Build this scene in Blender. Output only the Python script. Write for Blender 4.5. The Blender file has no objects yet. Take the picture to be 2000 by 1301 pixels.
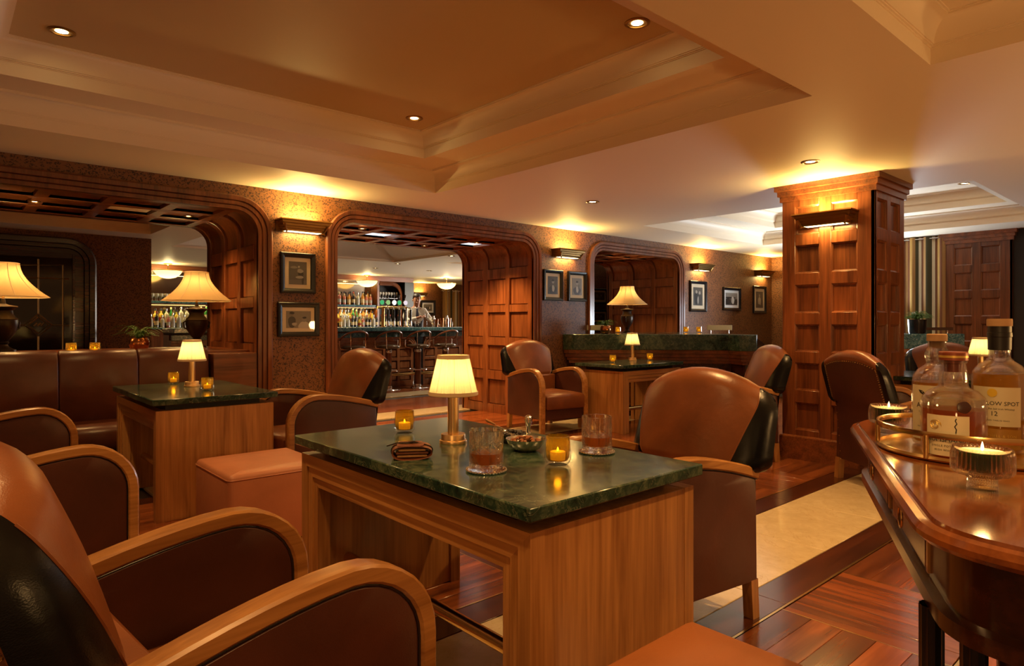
import bpy, bmesh, math, random
from mathutils import Vector, Matrix
random.seed(7)
S = bpy.context.scene
COL = S.collection
PI = math.pi
# ------------------------------------------------------------------ camera, world, exposure
F, CX, CY, H = 1268.0, 1000.0, 630.0, 1.2
AZ = math.atan2(1430.0, F)                      # angle of view direction from the +X wall direction
cam = bpy.data.cameras.new('camera')
cam.sensor_fit = 'HORIZONTAL'; cam.sensor_width = 36.0
cam.lens = 36.0 * F / 2000.0
cam.shift_y = -(650.5 - CY) / 2000.0
cam.clip_start = 0.02
co = bpy.data.objects.new('camera', cam); COL.objects.link(co)
co.location = (0, 0, H); co.rotation_euler = (PI / 2, 0, AZ - PI / 2)
S.camera = co
W = bpy.data.worlds.new('world'); S.world = W; W.use_nodes = True
W.node_tree.nodes['Background'].inputs[0].default_value = (1.0, 0.45, 0.16, 1)
W.node_tree.nodes['Background'].inputs[1].default_value = 0.16
S.view_settings.view_transform = 'Standard'; S.view_settings.look = 'None'
S.view_settings.exposure = 0.9; S.view_settings.gamma = 1.0
S.view_settings.use_curve_mapping = False
S.cycles.caustics_reflective = False; S.cycles.caustics_refractive = False
S.cycles.sample_clamp_indirect = 4.0
S.cycles.max_bounces = 10; S.cycles.transparent_max_bounces = 24; S.cycles.transmission_bounces = 10
S.cycles.use_denoising = True
CEIL = 2.41
WARM = (1.0, 0.54, 0.18); YEL = (1.0, 0.66, 0.20); COOL = (0.95, 0.92, 0.88)

def light(name, kind, loc, energy, color, rot=(0, 0, 0), size=0.05, spot=None, blend=0.6, sy=None, parent=None):
    d = bpy.data.lights.new(name, kind); d.energy = energy; d.color = color
    if kind == 'AREA':
        d.size = size
        if sy: d.shape = 'RECTANGLE'; d.size_y = sy
    else: d.shadow_soft_size = size
    if spot: d.spot_size = spot; d.spot_blend = blend
    o = bpy.data.objects.new(name, d); COL.objects.link(o); o.location = loc; o.rotation_euler = rot
    if parent: o.parent = parent
    return o

# daylight through the window bay on the right, behind the pillar, and the brighter bar room
light('window_daylight', 'AREA', (10.3, 3.75, 1.3), 90, (0.82, 0.91, 1.0), (PI*0.68, 0, PI/2), 0.8, sy=1.4)
light('bar_daylight', 'AREA', (11.6, 11.5, 1.5), 150, (1.0, 0.9, 0.78), (PI/2, 0, PI/2), 3.0, sy=1.6)

# added fill lights, unseen behind the camera, to brighten ceiling and table sides
light('rear_fill', 'POINT', (3.2, -1.1, 1.15), 26, WARM, size=0.08); light('rear_fill', 'POINT', (5.6, -0.6, 1.15), 26, WARM, size=0.08); light('rear_fill', 'POINT', (-1.6, -0.6, 1.5), 18, WARM, size=0.08)
# ------------------------------------------------------------------ pixel -> place helpers (2000 x 1301 frame)
fwx, fwy = math.cos(AZ), math.sin(AZ); rtx, rty = math.sin(AZ), -math.cos(AZ)
def ray(x, y):
    sx = (x - CX) / F
    return fwx + sx*rtx, fwy + sx*rty, -(y - CY) / F
def onY(x, y, Y):
    r = ray(x, y); t = Y / r[1]; return r[0]*t, H + r[2]*t      # X, Z on the plane Y
def onX(x, y, X):
    r = ray(x, y); t = X / r[0]; return r[1]*t, H + r[2]*t
def onZ(x, y, Z):
    r = ray(x, y); t = (Z - H) / r[2]; return r[0]*t, r[1]*t

# ------------------------------------------------------------------ mesh builder
class MB:
    def __init__(s): s.v = []; s.f = []
    def add(s, vs, fs, M=None):
        n = len(s.v)
        for p in vs:
            p = Vector(p)
            s.v.append(M @ p if M else p)
        for f in fs: s.f.append([i + n for i in f])
        return s
    def box(s, x0, x1, y0, y1, z0, z1, c=0.0, M=None):
        x0, x1 = min(x0, x1), max(x0, x1); y0, y1 = min(y0, y1), max(y0, y1); z0, z1 = min(z0, z1), max(z0, z1)
        c = min(c, (x1-x0)*.49, (y1-y0)*.49, (z1-z0)*.49)
        if c <= 0:
            vs = [(x, y, z) for x in (x0, x1) for y in (y0, y1) for z in (z0, z1)]
            fs = [(0,1,3,2),(4,6,7,5),(0,4,5,1),(2,3,7,6),(0,2,6,4),(1,5,7,3)]
            return s.add(vs, fs, M)
        lo = (x0, y0, z0); hi = (x1, y1, z1); vs = []; ix = {}
        for sx in (0, 1):
            for sy in (0, 1):
                for sz in (0, 1):
                    sg = (sx, sy, sz)
                    for a in range(3):
                        p = [(hi[i] if sg[i] else lo[i]) for i in range(3)]
                        for i in range(3):
                            if i != a: p[i] += -c if sg[i] else c
                        ix[(sg, a)] = len(vs); vs.append(p)
        fs = []
        for a in range(3):
            b, d = [i for i in range(3) if i != a]
            for e in (0, 1):
                q = []
                for (m, n) in ((0,0),(1,0),(1,1),(0,1)):
                    sg = [0,0,0]; sg[a] = e; sg[b] = m; sg[d] = n; q.append(ix[(tuple(sg), a)])
                fs.append(q)
        for a in range(3):
            b, d = [i for i in range(3) if i != a]
            for m in (0, 1):
                for n in (0, 1):
                    s0 = [0,0,0]; s1 = [0,0,0]; s0[b] = s1[b] = m; s0[d] = s1[d] = n; s1[a] = 1
                    s0, s1 = tuple(s0), tuple(s1)
                    fs.append([ix[(s0,b)], ix[(s1,b)], ix[(s1,d)], ix[(s0,d)]])
        for sg in [(i,j,k) for i in (0,1) for j in (0,1) for k in (0,1)]:
            fs.append([ix[(sg,0)], ix[(sg,1)], ix[(sg,2)]])
        return s.add(vs, fs, M)
    def prism(s, poly, z0, z1, M=None):
        n = len(poly)
        vs = [(p[0], p[1], z0) for p in poly] + [(p[0], p[1], z1) for p in poly]
        fs = [list(range(n))[::-1], list(range(n, 2*n))] + [(i, (i+1) % n, n+(i+1) % n, n+i) for i in range(n)]
        return s.add(vs, fs, M)
    def grid(s, rows, closed=False, M=None):
        n = len(rows[0]); vs = [p for r in rows for p in r]; fs = []
        for i in range(len(rows)-1):
            for j in range(n if closed else n-1):
                k = (j+1) % n
                fs.append((i*n+j, i*n+k, (i+1)*n+k, (i+1)*n+j))
        return s.add(vs, fs, M)
    def lathe(s, prof, n=20, c=(0, 0, 0), M=None, wob=None, capb=False, capt=False):
        rows = []
        for (r, z) in prof:
            rows.append([(c[0] + r*(wob(2*PI*k/n, z) if wob else 1)*math.cos(2*PI*k/n), c[1] + r*(wob(2*PI*k/n, z) if wob else 1)*math.sin(2*PI*k/n), c[2]+z) for k in range(n)])
        b = len(s.v)
        s.grid(rows, True, M)
        if capb: s.f.append([b+k for k in range(n)][::-1])
        if capt: s.f.append([b+(len(rows)-1)*n+k for k in range(n)])
        return s
    def tube(s, pts, r, n=8, closed=False, M=None, cap=True):
        pts = [Vector(p) for p in pts]; m = len(pts); rows = []; nrm = None
        for i in range(m):
            a = pts[i-1] if (i > 0 or closed) else pts[i]; b = pts[(i+1) % m] if (i < m-1 or closed) else pts[i]
            t = (b - a).normalized()
            if nrm is None:
                nrm = t.cross(Vector((0, 0, 1)))
                if nrm.length < 1e-3: nrm = t.cross(Vector((1, 0, 0)))
            nrm = (nrm - t*nrm.dot(t)).normalized(); bi = t.cross(nrm)
            rr = r[i] if isinstance(r, (list, tuple)) else r
            rows.append([pts[i] + nrm*rr*math.cos(2*PI*k/n) + bi*rr*math.sin(2*PI*k/n) for k in range(n)])
        if closed: rows.append(rows[0])
        b0 = len(s.v)
        s.grid(rows, True, M)
        if cap and not closed:
            s.f.append([b0+k for k in range(n)][::-1]); s.f.append([b0+(m-1)*n+k for k in range(n)])
        return s
    def ball(s, c, r, n=12, m=8, sc=(1, 1, 1), M=None):
        rows = [[(c[0]+r*sc[0]*math.sin(PI*i/m)*math.cos(2*PI*k/n), c[1]+r*sc[1]*math.sin(PI*i/m)*math.sin(2*PI*k/n), c[2]-r*sc[2]*math.cos(PI*i/m)) for k in range(n)] for i in range(m+1)]
        return s.grid(rows, True, M)
    def fan(s, ring):
        n = len(ring); c = [sum(p[i] for p in ring)/n for i in range(3)]
        return s.add(list(ring)+[c], [(k, (k+1) % n, n) for k in range(n)])
    def mesh(s, name, mat, smooth=True, ang=38):
        me = bpy.data.meshes.new(name); me.from_pydata([tuple(v) for v in s.v], [], s.f)
        bm = bmesh.new(); bm.from_mesh(me); bmesh.ops.remove_doubles(bm, verts=bm.verts, dist=1e-5)
        bmesh.ops.recalc_face_normals(bm, faces=bm.faces); bm.to_mesh(me); bm.free()
        if smooth:
            me.polygons.foreach_set('use_smooth', [True]*len(me.polygons))
            me.set_sharp_from_angle(angle=math.radians(ang))
        if mat: me.materials.append(mat)
        return me
    def build(s, name, mat, parent=None, loc=(0,0,0), rz=0.0, smooth=True, ang=38):
        return put(name, s.mesh(name, mat, smooth, ang), parent, loc, rz)

def put(name, me, parent=None, loc=(0, 0, 0), rz=0.0):
    o = bpy.data.objects.new(name, me); COL.objects.link(o)
    o.location = loc; o.rotation_euler = (0, 0, rz)
    if parent: o.parent = parent
    return o
def tag(o, label, cat, group=None):
    o['label'] = label; o['category'] = cat
    if group: o['group'] = group
    return o
def thing(name, label, cat, loc=(0, 0, 0), rz=0.0, group=None):
    return tag(put(name, None, None, loc, rz), label, cat, group)
def struct(o, kind='structure'): o['kind'] = kind; return o
def kids(o): return [c for c in COL.objects if c.parent == o]
def dup(root, loc, rz, label, group=None):
    r = root.copy(); COL.objects.link(r); r.location = loc; r.rotation_euler = (0, 0, rz); r['label'] = label
    if group: r['group'] = group
    for ch in root.children:
        c = ch.copy(); COL.objects.link(c); c.parent = r
        for g in ch.children:
            d = g.copy(); COL.objects.link(d); d.parent = c
    return r
def Mx(ax, ay, az, o):       # local axes -> world matrix
    return Matrix(((ax[0], ay[0], az[0], o[0]), (ax[1], ay[1], az[1], o[1]), (ax[2], ay[2], az[2], o[2]), (0, 0, 0, 1)))
def arc(cx, cy, r, a0, a1, n): return [(cx + r*math.cos(a0 + (a1-a0)*i/n), cy + r*math.sin(a0 + (a1-a0)*i/n)) for i in range(n+1)]

# ------------------------------------------------------------------ materials
def newmat(name):
    m = bpy.data.materials.new(name); m.use_nodes = True; nt = m.node_tree
    return m, nt, nt.nodes['Principled BSDF']
def N(nt, t, **kw):
    n = nt.nodes.new(t)
    for k, v in kw.items():
        if hasattr(n, k): setattr(n, k, v)
        else: n.inputs[k].default_value = v
    return n
def plain(name, col, rough=0.5, metal=0.0, spec=0.5, emit=None, es=0.0, coat=0.0, bump=None):
    m, nt, b = newmat(name)
    b.inputs['Base Color'].default_value = (*col, 1); b.inputs['Roughness'].default_value = rough
    b.inputs['Metallic'].default_value = metal; b.inputs['Specular IOR Level'].default_value = spec
    b.inputs['Coat Weight'].default_value = coat
    if emit: b.inputs['Emission Color'].default_value = (*emit, 1); b.inputs['Emission Strength'].default_value = es
    if bump:
        tc = N(nt, 'ShaderNodeTexCoord'); no = N(nt, 'ShaderNodeTexNoise', Scale=bump[0], Detail=3.0)
        bp = N(nt, 'ShaderNodeBump', Strength=bump[1], Distance=0.002)
        nt.links.new(tc.outputs['Object'], no.inputs['Vector']); nt.links.new(no.outputs['Fac'], bp.inputs['Height']); nt.links.new(bp.outputs['Normal'], b.inputs['Normal'])
    return m
def ramp(nt, stops, interp='LINEAR'):
    r = nt.nodes.new('ShaderNodeValToRGB'); e = r.color_ramp.elements; r.color_ramp.interpolation = interp
    while len(e) < len(stops): e.new(0.5)
    for i, (p, c) in enumerate(stops): e[i].position = p; e[i].color = (*c, 1)
    return r
def wood(name, dark, light_, axis='z', scale=1.0, rough=0.32, coat=0.0, var=0.35, spec=0.5, fib=75, amp=0.45):
    m, nt, b = newmat(name); L = nt.links.new
    tc = N(nt, 'ShaderNodeTexCoord'); oi = N(nt, 'ShaderNodeObjectInfo')
    mul = N(nt, 'ShaderNodeMath', operation='MULTIPLY'); mul.inputs[1].default_value = 37.0; L(oi.outputs['Random'], mul.inputs[0])
    ai = 'xyz'.index(axis)
    def layer(across, along, detail, dist):
        mp = N(nt, 'ShaderNodeMapping'); sc = [across*scale]*3; sc[ai] = along*scale; mp.inputs['Scale'].default_value = sc
        no = N(nt, 'ShaderNodeTexNoise', noise_dimensions='4D', Scale=1.0, Detail=detail, Distortion=dist)
        L(tc.outputs['Object'], mp.inputs['Vector']); L(mp.outputs['Vector'], no.inputs['Vector']); L(mul.outputs[0], no.inputs['W']); return no
    n1 = layer(9, 0.9, 3.0, 1.2); n2 = layer(fib, 3.0, 4.0, 0.3)
    mx = N(nt, 'ShaderNodeMath', operation='MULTIPLY_ADD'); mx.inputs[1].default_value = amp
    L(n2.outputs['Fac'], mx.inputs[0])
    m2 = N(nt, 'ShaderNodeMath', operation='MULTIPLY'); m2.inputs[1].default_value = 1.07-amp; L(n1.outputs['Fac'], m2.inputs[0]); L(m2.outputs[0], mx.inputs[2])
    mid = [(a+c)/2 for a, c in zip(dark, light_)]
    cr = ramp(nt, [(0.36, dark), (0.52, mid), (0.68, light_)]); L(mx.outputs[0], cr.inputs[0])
    hv = N(nt, 'ShaderNodeHueSaturation'); L(cr.outputs[0], hv.inputs['Color'])
    va = N(nt, 'ShaderNodeMapRange'); va.inputs['To Min'].default_value = 1-var; va.inputs['To Max'].default_value = 1+var
    L(oi.outputs['Random'], va.inputs['Value']); L(va.outputs[0], hv.inputs['Value'])
    L(hv.outputs[0], b.inputs['Base Color'])
    b.inputs['Roughness'].default_value = rough; b.inputs['Coat Weight'].default_value = coat; b.inputs['Coat Roughness'].default_value = 0.12
    b.inputs['Specular IOR Level'].default_value = spec
    bp = N(nt, 'ShaderNodeBump', Strength=0.12, Distance=0.001); L(n2.outputs['Fac'], bp.inputs['Height']); L(bp.outputs['Normal'], b.inputs['Normal'])
    return m
def marble(name, cols, vein, scale=3.0, rough=0.12, vw=0.03, amt=1.0):
    m, nt, b = newmat(name); L = nt.links.new
    tc = N(nt, 'ShaderNodeTexCoord')
    n1 = N(nt, 'ShaderNodeTexNoise', Scale=scale, Detail=8.0, Roughness=0.65, Distortion=1.6); L(tc.outputs['Object'], n1.inputs['Vector'])
    n3 = N(nt, 'ShaderNodeTexNoise', Scale=scale*7, Detail=6.0, Roughness=0.7, Distortion=0.8); L(tc.outputs['Object'], n3.inputs['Vector'])
    ad = N(nt, 'ShaderNodeMath', operation='MULTIPLY_ADD'); ad.inputs[1].default_value = 0.5; L(n3.outputs['Fac'], ad.inputs[0])
    m5 = N(nt, 'ShaderNodeMath', operation='MULTIPLY'); m5.inputs[1].default_value = 0.5; L(n1.outputs['Fac'], m5.inputs[0]); L(m5.outputs[0], ad.inputs[2])
    cr = ramp(nt, [(0.36, cols[0]), (0.5, cols[1]), (0.62, cols[2])]); L(ad.outputs[0], cr.inputs[0])
    n2 = N(nt, 'ShaderNodeTexNoise', Scale=scale*1.3, Detail=5.0, Roughness=0.6, Distortion=2.5); L(tc.outputs['Object'], n2.inputs['Vector'])
    sb = N(nt, 'ShaderNodeMath', operation='SUBTRACT'); sb.inputs[1].default_value = 0.5; L(n2.outputs['Fac'], sb.inputs[0])
    ab = N(nt, 'ShaderNodeMath', operation='ABSOLUTE'); L(sb.outputs[0], ab.inputs[0])
    mr = N(nt, 'ShaderNodeMapRange'); mr.inputs['From Max'].default_value = vw; mr.inputs['To Min'].default_value = amt; mr.inputs['To Max'].default_value = 0.0; L(ab.outputs[0], mr.inputs['Value'])
    mi = N(nt, 'ShaderNodeMix', data_type='RGBA'); L(mr.outputs[0], mi.inputs[0]); L(cr.outputs[0], mi.inputs[6]); mi.inputs[7].default_value = (*vein, 1)
    L(mi.outputs[2], b.inputs['Base Color']); b.inputs['Roughness'].default_value = rough; b.inputs['Coat Weight'].default_value = 0.15; b.inputs['Coat Roughness'].default_value = 0.06
    return m
def leather(name, col, rough=0.42, var=0.25, bump=0.13, spec=0.5):
    m, nt, b = newmat(name); L = nt.links.new
    tc = N(nt, 'ShaderNodeTexCoord')
    n1 = N(nt, 'ShaderNodeTexNoise', Scale=4.0, Detail=4.0, Distortion=0.5); L(tc.outputs['Object'], n1.inputs['Vector'])
    cr = ramp(nt, [(0.3, [c*(1-var) for c in col]), (0.7, [min(1, c*(1+var)) for c in col])]); L(n1.outputs['Fac'], cr.inputs[0]); L(cr.outputs[0], b.inputs['Base Color'])
    v = N(nt, 'ShaderNodeTexVoronoi', Scale=380.0); L(tc.outputs['Object'], v.inputs['Vector'])
    n2 = N(nt, 'ShaderNodeTexNoise', Scale=14.0, Detail=5.0, Distortion=1.5); L(tc.outputs['Object'], n2.inputs['Vector'])
    ad = N(nt, 'ShaderNodeMath', operation='MULTIPLY_ADD'); ad.inputs[1].default_value = 6.0; L(n2.outputs['Fac'], ad.inputs[0]); L(v.outputs['Distance'], ad.inputs[2])
    bp = N(nt, 'ShaderNodeBump', Strength=bump, Distance=0.0012); L(ad.outputs[0], bp.inputs['Height']); L(bp.outputs['Normal'], b.inputs['Normal'])
    b.inputs['Roughness'].default_value = rough; b.inputs['Specular IOR Level'].default_value = spec
    return m
def wallpaper(name, dark, mid, scale=55.0):
    m, nt, b = newmat(name); L = nt.links.new
    tc = N(nt, 'ShaderNodeTexCoord'); n0 = N(nt, 'ShaderNodeTexNoise', Scale=scale*0.8, Detail=2.0)
    L(tc.outputs['Object'], n0.inputs['Vector'])
    mp = N(nt, 'ShaderNodeMix', data_type='VECTOR'); mp.inputs[0].default_value = 0.05; L(tc.outputs['Object'], mp.inputs[4]); L(n0.outputs['Color'], mp.inputs[5])
    v = N(nt, 'ShaderNodeTexVoronoi', Scale=scale); L(mp.outputs[1], v.inputs['Vector'])
    cr = ramp(nt, [(0.30, dark), (0.44, mid), (0.75, [c*1.15 for c in mid])]); L(v.outputs['Distance'], cr.inputs[0])
    L(cr.outputs[0], b.inputs['Base Color']); b.inputs['Roughness'].default_value = 0.55
    return m
def thin_glass(name, tint=(1, 1, 1), rough=0.0, ior=1.45, tr=0.98):
    # thin-walled glass: clear transmission plus Fresnel reflection
    m, nt, b = newmat(name); L = nt.links.new; nt.nodes.remove(b)
    t = N(nt, 'ShaderNodeBsdfTransparent'); t.inputs[0].default_value = (*[c*tr for c in tint], 1)
    g = N(nt, 'ShaderNodeBsdfGlossy', Roughness=max(rough, 0.02)); fr = N(nt, 'ShaderNodeFresnel', IOR=ior)
    ge = N(nt, 'ShaderNodeNewGeometry'); iv = N(nt, 'ShaderNodeMath', operation='SUBTRACT'); iv.inputs[0].default_value = 1.0; L(ge.outputs['Backfacing'], iv.inputs[1])
    ff = N(nt, 'ShaderNodeMath', operation='MULTIPLY'); L(fr.outputs[0], ff.inputs[0]); L(iv.outputs[0], ff.inputs[1])
    mx = N(nt, 'ShaderNodeMixShader'); L(ff.outputs[0], mx.inputs[0]); L(t.outputs[0], mx.inputs[1]); L(g.outputs[0], mx.inputs[2])
    L(mx.outputs[0], nt.nodes['Material Output'].inputs[0]); return m
def solid_glass(name, tint=(1, 1, 1), ior=1.45, rough=0.0):
    m, nt, b = newmat(name)
    b.inputs['Base Color'].default_value = (*tint, 1); b.inputs['Transmission Weight'].default_value = 1.0
    b.inputs['IOR'].default_value = ior; b.inputs['Roughness'].default_value = rough; return m
def glow_glass(name, tint, body, k):
    # coloured glass or liquor that lets light through and also scatters a part of it
    m, nt, b = newmat(name); L = nt.links.new; nt.nodes.remove(b)
    t = N(nt, 'ShaderNodeBsdfTransparent'); t.inputs[0].default_value = (*tint, 1)
    tl = N(nt, 'ShaderNodeBsdfTranslucent'); tl.inputs[0].default_value = (*body, 1)
    df = N(nt, 'ShaderNodeBsdfDiffuse'); df.inputs[0].default_value = (*[c*0.6 for c in body], 1)
    m0 = N(nt, 'ShaderNodeMixShader'); m0.inputs[0].default_value = 0.35; L(tl.outputs[0], m0.inputs[1]); L(df.outputs[0], m0.inputs[2])
    m1 = N(nt, 'ShaderNodeMixShader'); m1.inputs[0].default_value = k; L(t.outputs[0], m1.inputs[1]); L(m0.outputs[0], m1.inputs[2])
    g = N(nt, 'ShaderNodeBsdfGlossy', Roughness=0.04); lw = N(nt, 'ShaderNodeLayerWeight', Blend=0.25)
    sc = N(nt, 'ShaderNodeMath', operation='MULTIPLY'); sc.inputs[1].default_value = 0.5; L(lw.outputs['Facing'], sc.inputs[0])
    m2 = N(nt, 'ShaderNodeMixShader'); L(sc.outputs[0], m2.inputs[0]); L(m1.outputs[0], m2.inputs[1]); L(g.outputs[0], m2.inputs[2])
    L(m2.outputs[0], nt.nodes['Material Output'].inputs[0]); return m
def crystal_mat(name, blend=0.35, k=0.85, milk=0.03):
    # clear cut glass: straight-through transmission, strong mirror reflection that grows towards grazing angles
    m, nt, b = newmat(name); L = nt.links.new; nt.nodes.remove(b)
    t = N(nt, 'ShaderNodeBsdfTransparent'); t.inputs[0].default_value = (0.98, 0.97, 0.95, 1)
    d = N(nt, 'ShaderNodeBsdfTranslucent'); d.inputs[0].default_value = (0.9, 0.88, 0.85, 1)
    m1 = N(nt, 'ShaderNodeMixShader'); m1.inputs[0].default_value = milk; L(t.outputs[0], m1.inputs[1]); L(d.outputs[0], m1.inputs[2])
    g = N(nt, 'ShaderNodeBsdfGlossy', Roughness=0.02); lw = N(nt, 'ShaderNodeLayerWeight', Blend=blend)
    sc = N(nt, 'ShaderNodeMath', operation='MULTIPLY'); sc.inputs[1].default_value = k; L(lw.outputs['Facing'], sc.inputs[0])
    m2 = N(nt, 'ShaderNodeMixShader'); L(sc.outputs[0], m2.inputs[0]); L(m1.outputs[0], m2.inputs[1]); L(g.outputs[0], m2.inputs[2])
    L(m2.outputs[0], nt.nodes['Material Output'].inputs[0]); return m
def part_glass(name, ior, k):
    # refracting glass with a straight-through share, so that lamp light also reaches what stands inside
    m, nt, b = newmat(name); L = nt.links.new; b.inputs['Base Color'].default_value = (1, 0.995, 0.98, 1); b.inputs['Transmission Weight'].default_value = 1.0; b.inputs['IOR'].default_value = ior; b.inputs['Roughness'].default_value = 0.0
    t = N(nt, 'ShaderNodeBsdfTransparent'); mx = N(nt, 'ShaderNodeMixShader'); mx.inputs[0].default_value = k; L(b.outputs[0], mx.inputs[1]); L(t.outputs[0], mx.inputs[2]); L(mx.outputs[0], nt.nodes['Material Output'].inputs[0]); return m
def shade_mat(name, col, tr=0.6):
    m, nt, b = newmat(name); L = nt.links.new; nt.nodes.remove(b)
    d = N(nt, 'ShaderNodeBsdfDiffuse'); d.inputs[0].default_value = (*col, 1)
    t = N(nt, 'ShaderNodeBsdfTranslucent'); t.inputs[0].default_value = (*col, 1)
    mx = N(nt, 'ShaderNodeMixShader'); mx.inputs[0].default_value = tr; L(d.outputs[0], mx.inputs[1]); L(t.outputs[0], mx.inputs[2])
    L(mx.outputs[0], nt.nodes['Material Output'].inputs[0]); return m
def emit(name, col, s): 
    m, nt, b = newmat(name); b.inputs['Base Color'].default_value = (0, 0, 0, 1); b.inputs['Emission Color'].default_value = (*col, 1); b.inputs['Emission Strength'].default_value = s; return m

WD = (0.07, 0.018, 0.0055); WL = (0.26, 0.08, 0.025)
M = {}
for a in 'xyz':
    M['walnut_'+a] = wood('walnut_'+a, WD, WL, a, 1.0, 0.30, 0.15, 0.18)
    M['floor_'+a] = wood('floorboard_'+a, (0.062, 0.015, 0.0045), (0.28, 0.078, 0.023), a, 0.9, 0.22, 0.3, 0.45, fib=45, amp=0.28)
    M['oak_'+a] = wood('oak_'+a, (0.22, 0.085, 0.020), (0.50, 0.24, 0.075), a, 1.2, 0.3, 0.2, 0.06)
    M['table_'+a] = wood('tablewood_'+a, (0.26, 0.10, 0.026), (0.60, 0.29, 0.095), a, 1.0, 0.33, 0.1, 0.08)
M['walnut_lit'] = wood('walnut_lit_copy', (0.10, 0.028, 0.008), (0.36, 0.125, 0.042), 'z', 1.0, 0.30, 0.15, 0.2)  # lighter walnut copy; light on the arch linings is put into its colour
M['added_glow_panel'] = emit('soffit_panel_added_glow', (0.82, 0.90, 1.0), 0.8)  # added glow on pale soffit panels, in place of reflected window light
M['border'] = wood('dark_border_board', (0.022, 0.006, 0.003), (0.10, 0.025, 0.009), 'x', 0.9, 0.22, 0.3, 0.35)
M['mahog'] = wood('mahogany_top', (0.10, 0.022, 0.006), (0.30, 0.085, 0.02), 'x', 0.8, 0.10, 0.8, 0.02)
M['mahog_d'] = wood('mahogany_dark', (0.018, 0.005, 0.0025), (0.065, 0.018, 0.007), 'x', 1.0, 0.22, 0.5, 0.02)
M['green'] = marble('green_marble', [(0.004, 0.014, 0.012), (0.022, 0.056, 0.040), (0.10, 0.14, 0.085)], (0.24, 0.27, 0.17), 4.0, 0.17, 0.012, 0.5)
M['blue'] = marble('blue_green_marble', [(0.01, 0.05, 0.07), (0.03, 0.11, 0.14), (0.10, 0.22, 0.26)], (0.35, 0.5, 0.52), 5.0, 0.14, 0.03, 0.5)
M['cream'] = marble('cream_tile', [(0.55, 0.44, 0.26), (0.62, 0.50, 0.31), (0.68, 0.56, 0.36)], (0.40, 0.27, 0.12), 1.5, 0.22, 0.005, 0.5)
M['tan'] = leather('tan_leather', (0.205, 0.066, 0.022), 0.30)
M['tan_dark'] = leather('brown_leather', (0.068, 0.018, 0.009), 0.42)
M['pink'] = leather('rose_tan_leather', (0.46, 0.18, 0.095), 0.42, 0.12)
M['stool_tan'] = leather('caramel_leather', (0.32, 0.10, 0.024), 0.42, 0.12)
M['black_l'] = leather('black_leather', (0.003, 0.003, 0.0035), 0.26, spec=0.28)
M['sofa'] = leather('oxblood_leather', (0.085, 0.022, 0.009), 0.36)
M['paper'] = wallpaper('leaf_wallpaper', (0.035, 0.010, 0.004), (0.17, 0.065, 0.02))
M['plaster'] = plain('ceiling_paint', (0.88, 0.76, 0.58), 0.55)
M['gold_c'] = plain('coffer_paint', (0.62, 0.46, 0.25), 0.55)
M['brass'] = plain('brass', (0.78, 0.52, 0.20), 0.22, 1.0)
M['antique'] = plain('antique_brass', (0.30, 0.17, 0.055), 0.32, 1.0)
M['gold'] = plain('brushed_gold', (0.86, 0.60, 0.30), 0.33, 1.0)
M['chrome'] = plain('chrome', (0.82, 0.82, 0.82), 0.10, 1.0)
M['steel'] = plain('steel', (0.62, 0.60, 0.55), 0.22, 1.0)
M['black'] = plain('black_lacquer', (0.008, 0.008, 0.010), 0.25)
M['void'] = plain('dark_recess', (0.012, 0.006, 0.004), 0.6)
M['bronze'] = plain('dark_bronze', (0.035, 0.022, 0.014), 0.35, 0.6)
M['copper'] = plain('copper_pot', (0.45, 0.17, 0.06), 0.2, 1.0)
M['mat'] = plain('mount_board', (0.72, 0.60, 0.42), 0.8)
M['white'] = plain('white_board', (0.85, 0.86, 0.85), 0.7)
M['cork'] = plain('cork', (0.50, 0.30, 0.15), 0.7, bump=(60, .4))
M['clear'] = thin_glass('clear_glass'); M['pane'] = thin_glass('window_pane', (0.9, 0.85, 0.75))
M['amber'] = glow_glass('amber_glass', (0.40, 0.21, 0.010), (0.8, 0.46, 0.025), 0.13)
M['crystal'] = part_glass('cut_crystal', 1.48, 0.42); M['bottle'] = part_glass('bottle_glass', 1.45, 0.55); M['votive_glass'] = crystal_mat('votive_glass', 0.3, 0.8, 0.02)
M['whisky'] = glow_glass('whisky', (1.0, 0.45, 0.05), (1.0, 0.45, 0.05), 0.7)
M['shade'] = shade_mat('pleated_silk', (0.95, 0.84, 0.52), 0.6)
M['shade_big'] = shade_mat('parchment_shade', (0.62, 0.44, 0.22), 0.30)
M['hem'] = plain('shade_hem', (0.62, 0.45, 0.28), 0.7)
M['bulb'] = emit('lamp_glow', (1.0, 0.72, 0.30), 18.0)
M['bulb_soft'] = emit('diffuser_glow', (1.0, 0.74, 0.34), 5.0)
M['flame'] = emit('flame', (1.0, 0.62, 0.18), 12.0)
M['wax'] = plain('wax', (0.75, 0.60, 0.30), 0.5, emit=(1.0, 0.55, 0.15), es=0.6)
M['leaf'] = plain('fern_leaf', (0.07, 0.16, 0.02), 0.5)
M['skin'] = plain('skin', (0.42, 0.19, 0.11), 0.5)
# ================================================================== THE ROOM
WY, WB = 5.85, 7.30            # front and back face of the thick arched wall
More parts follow.
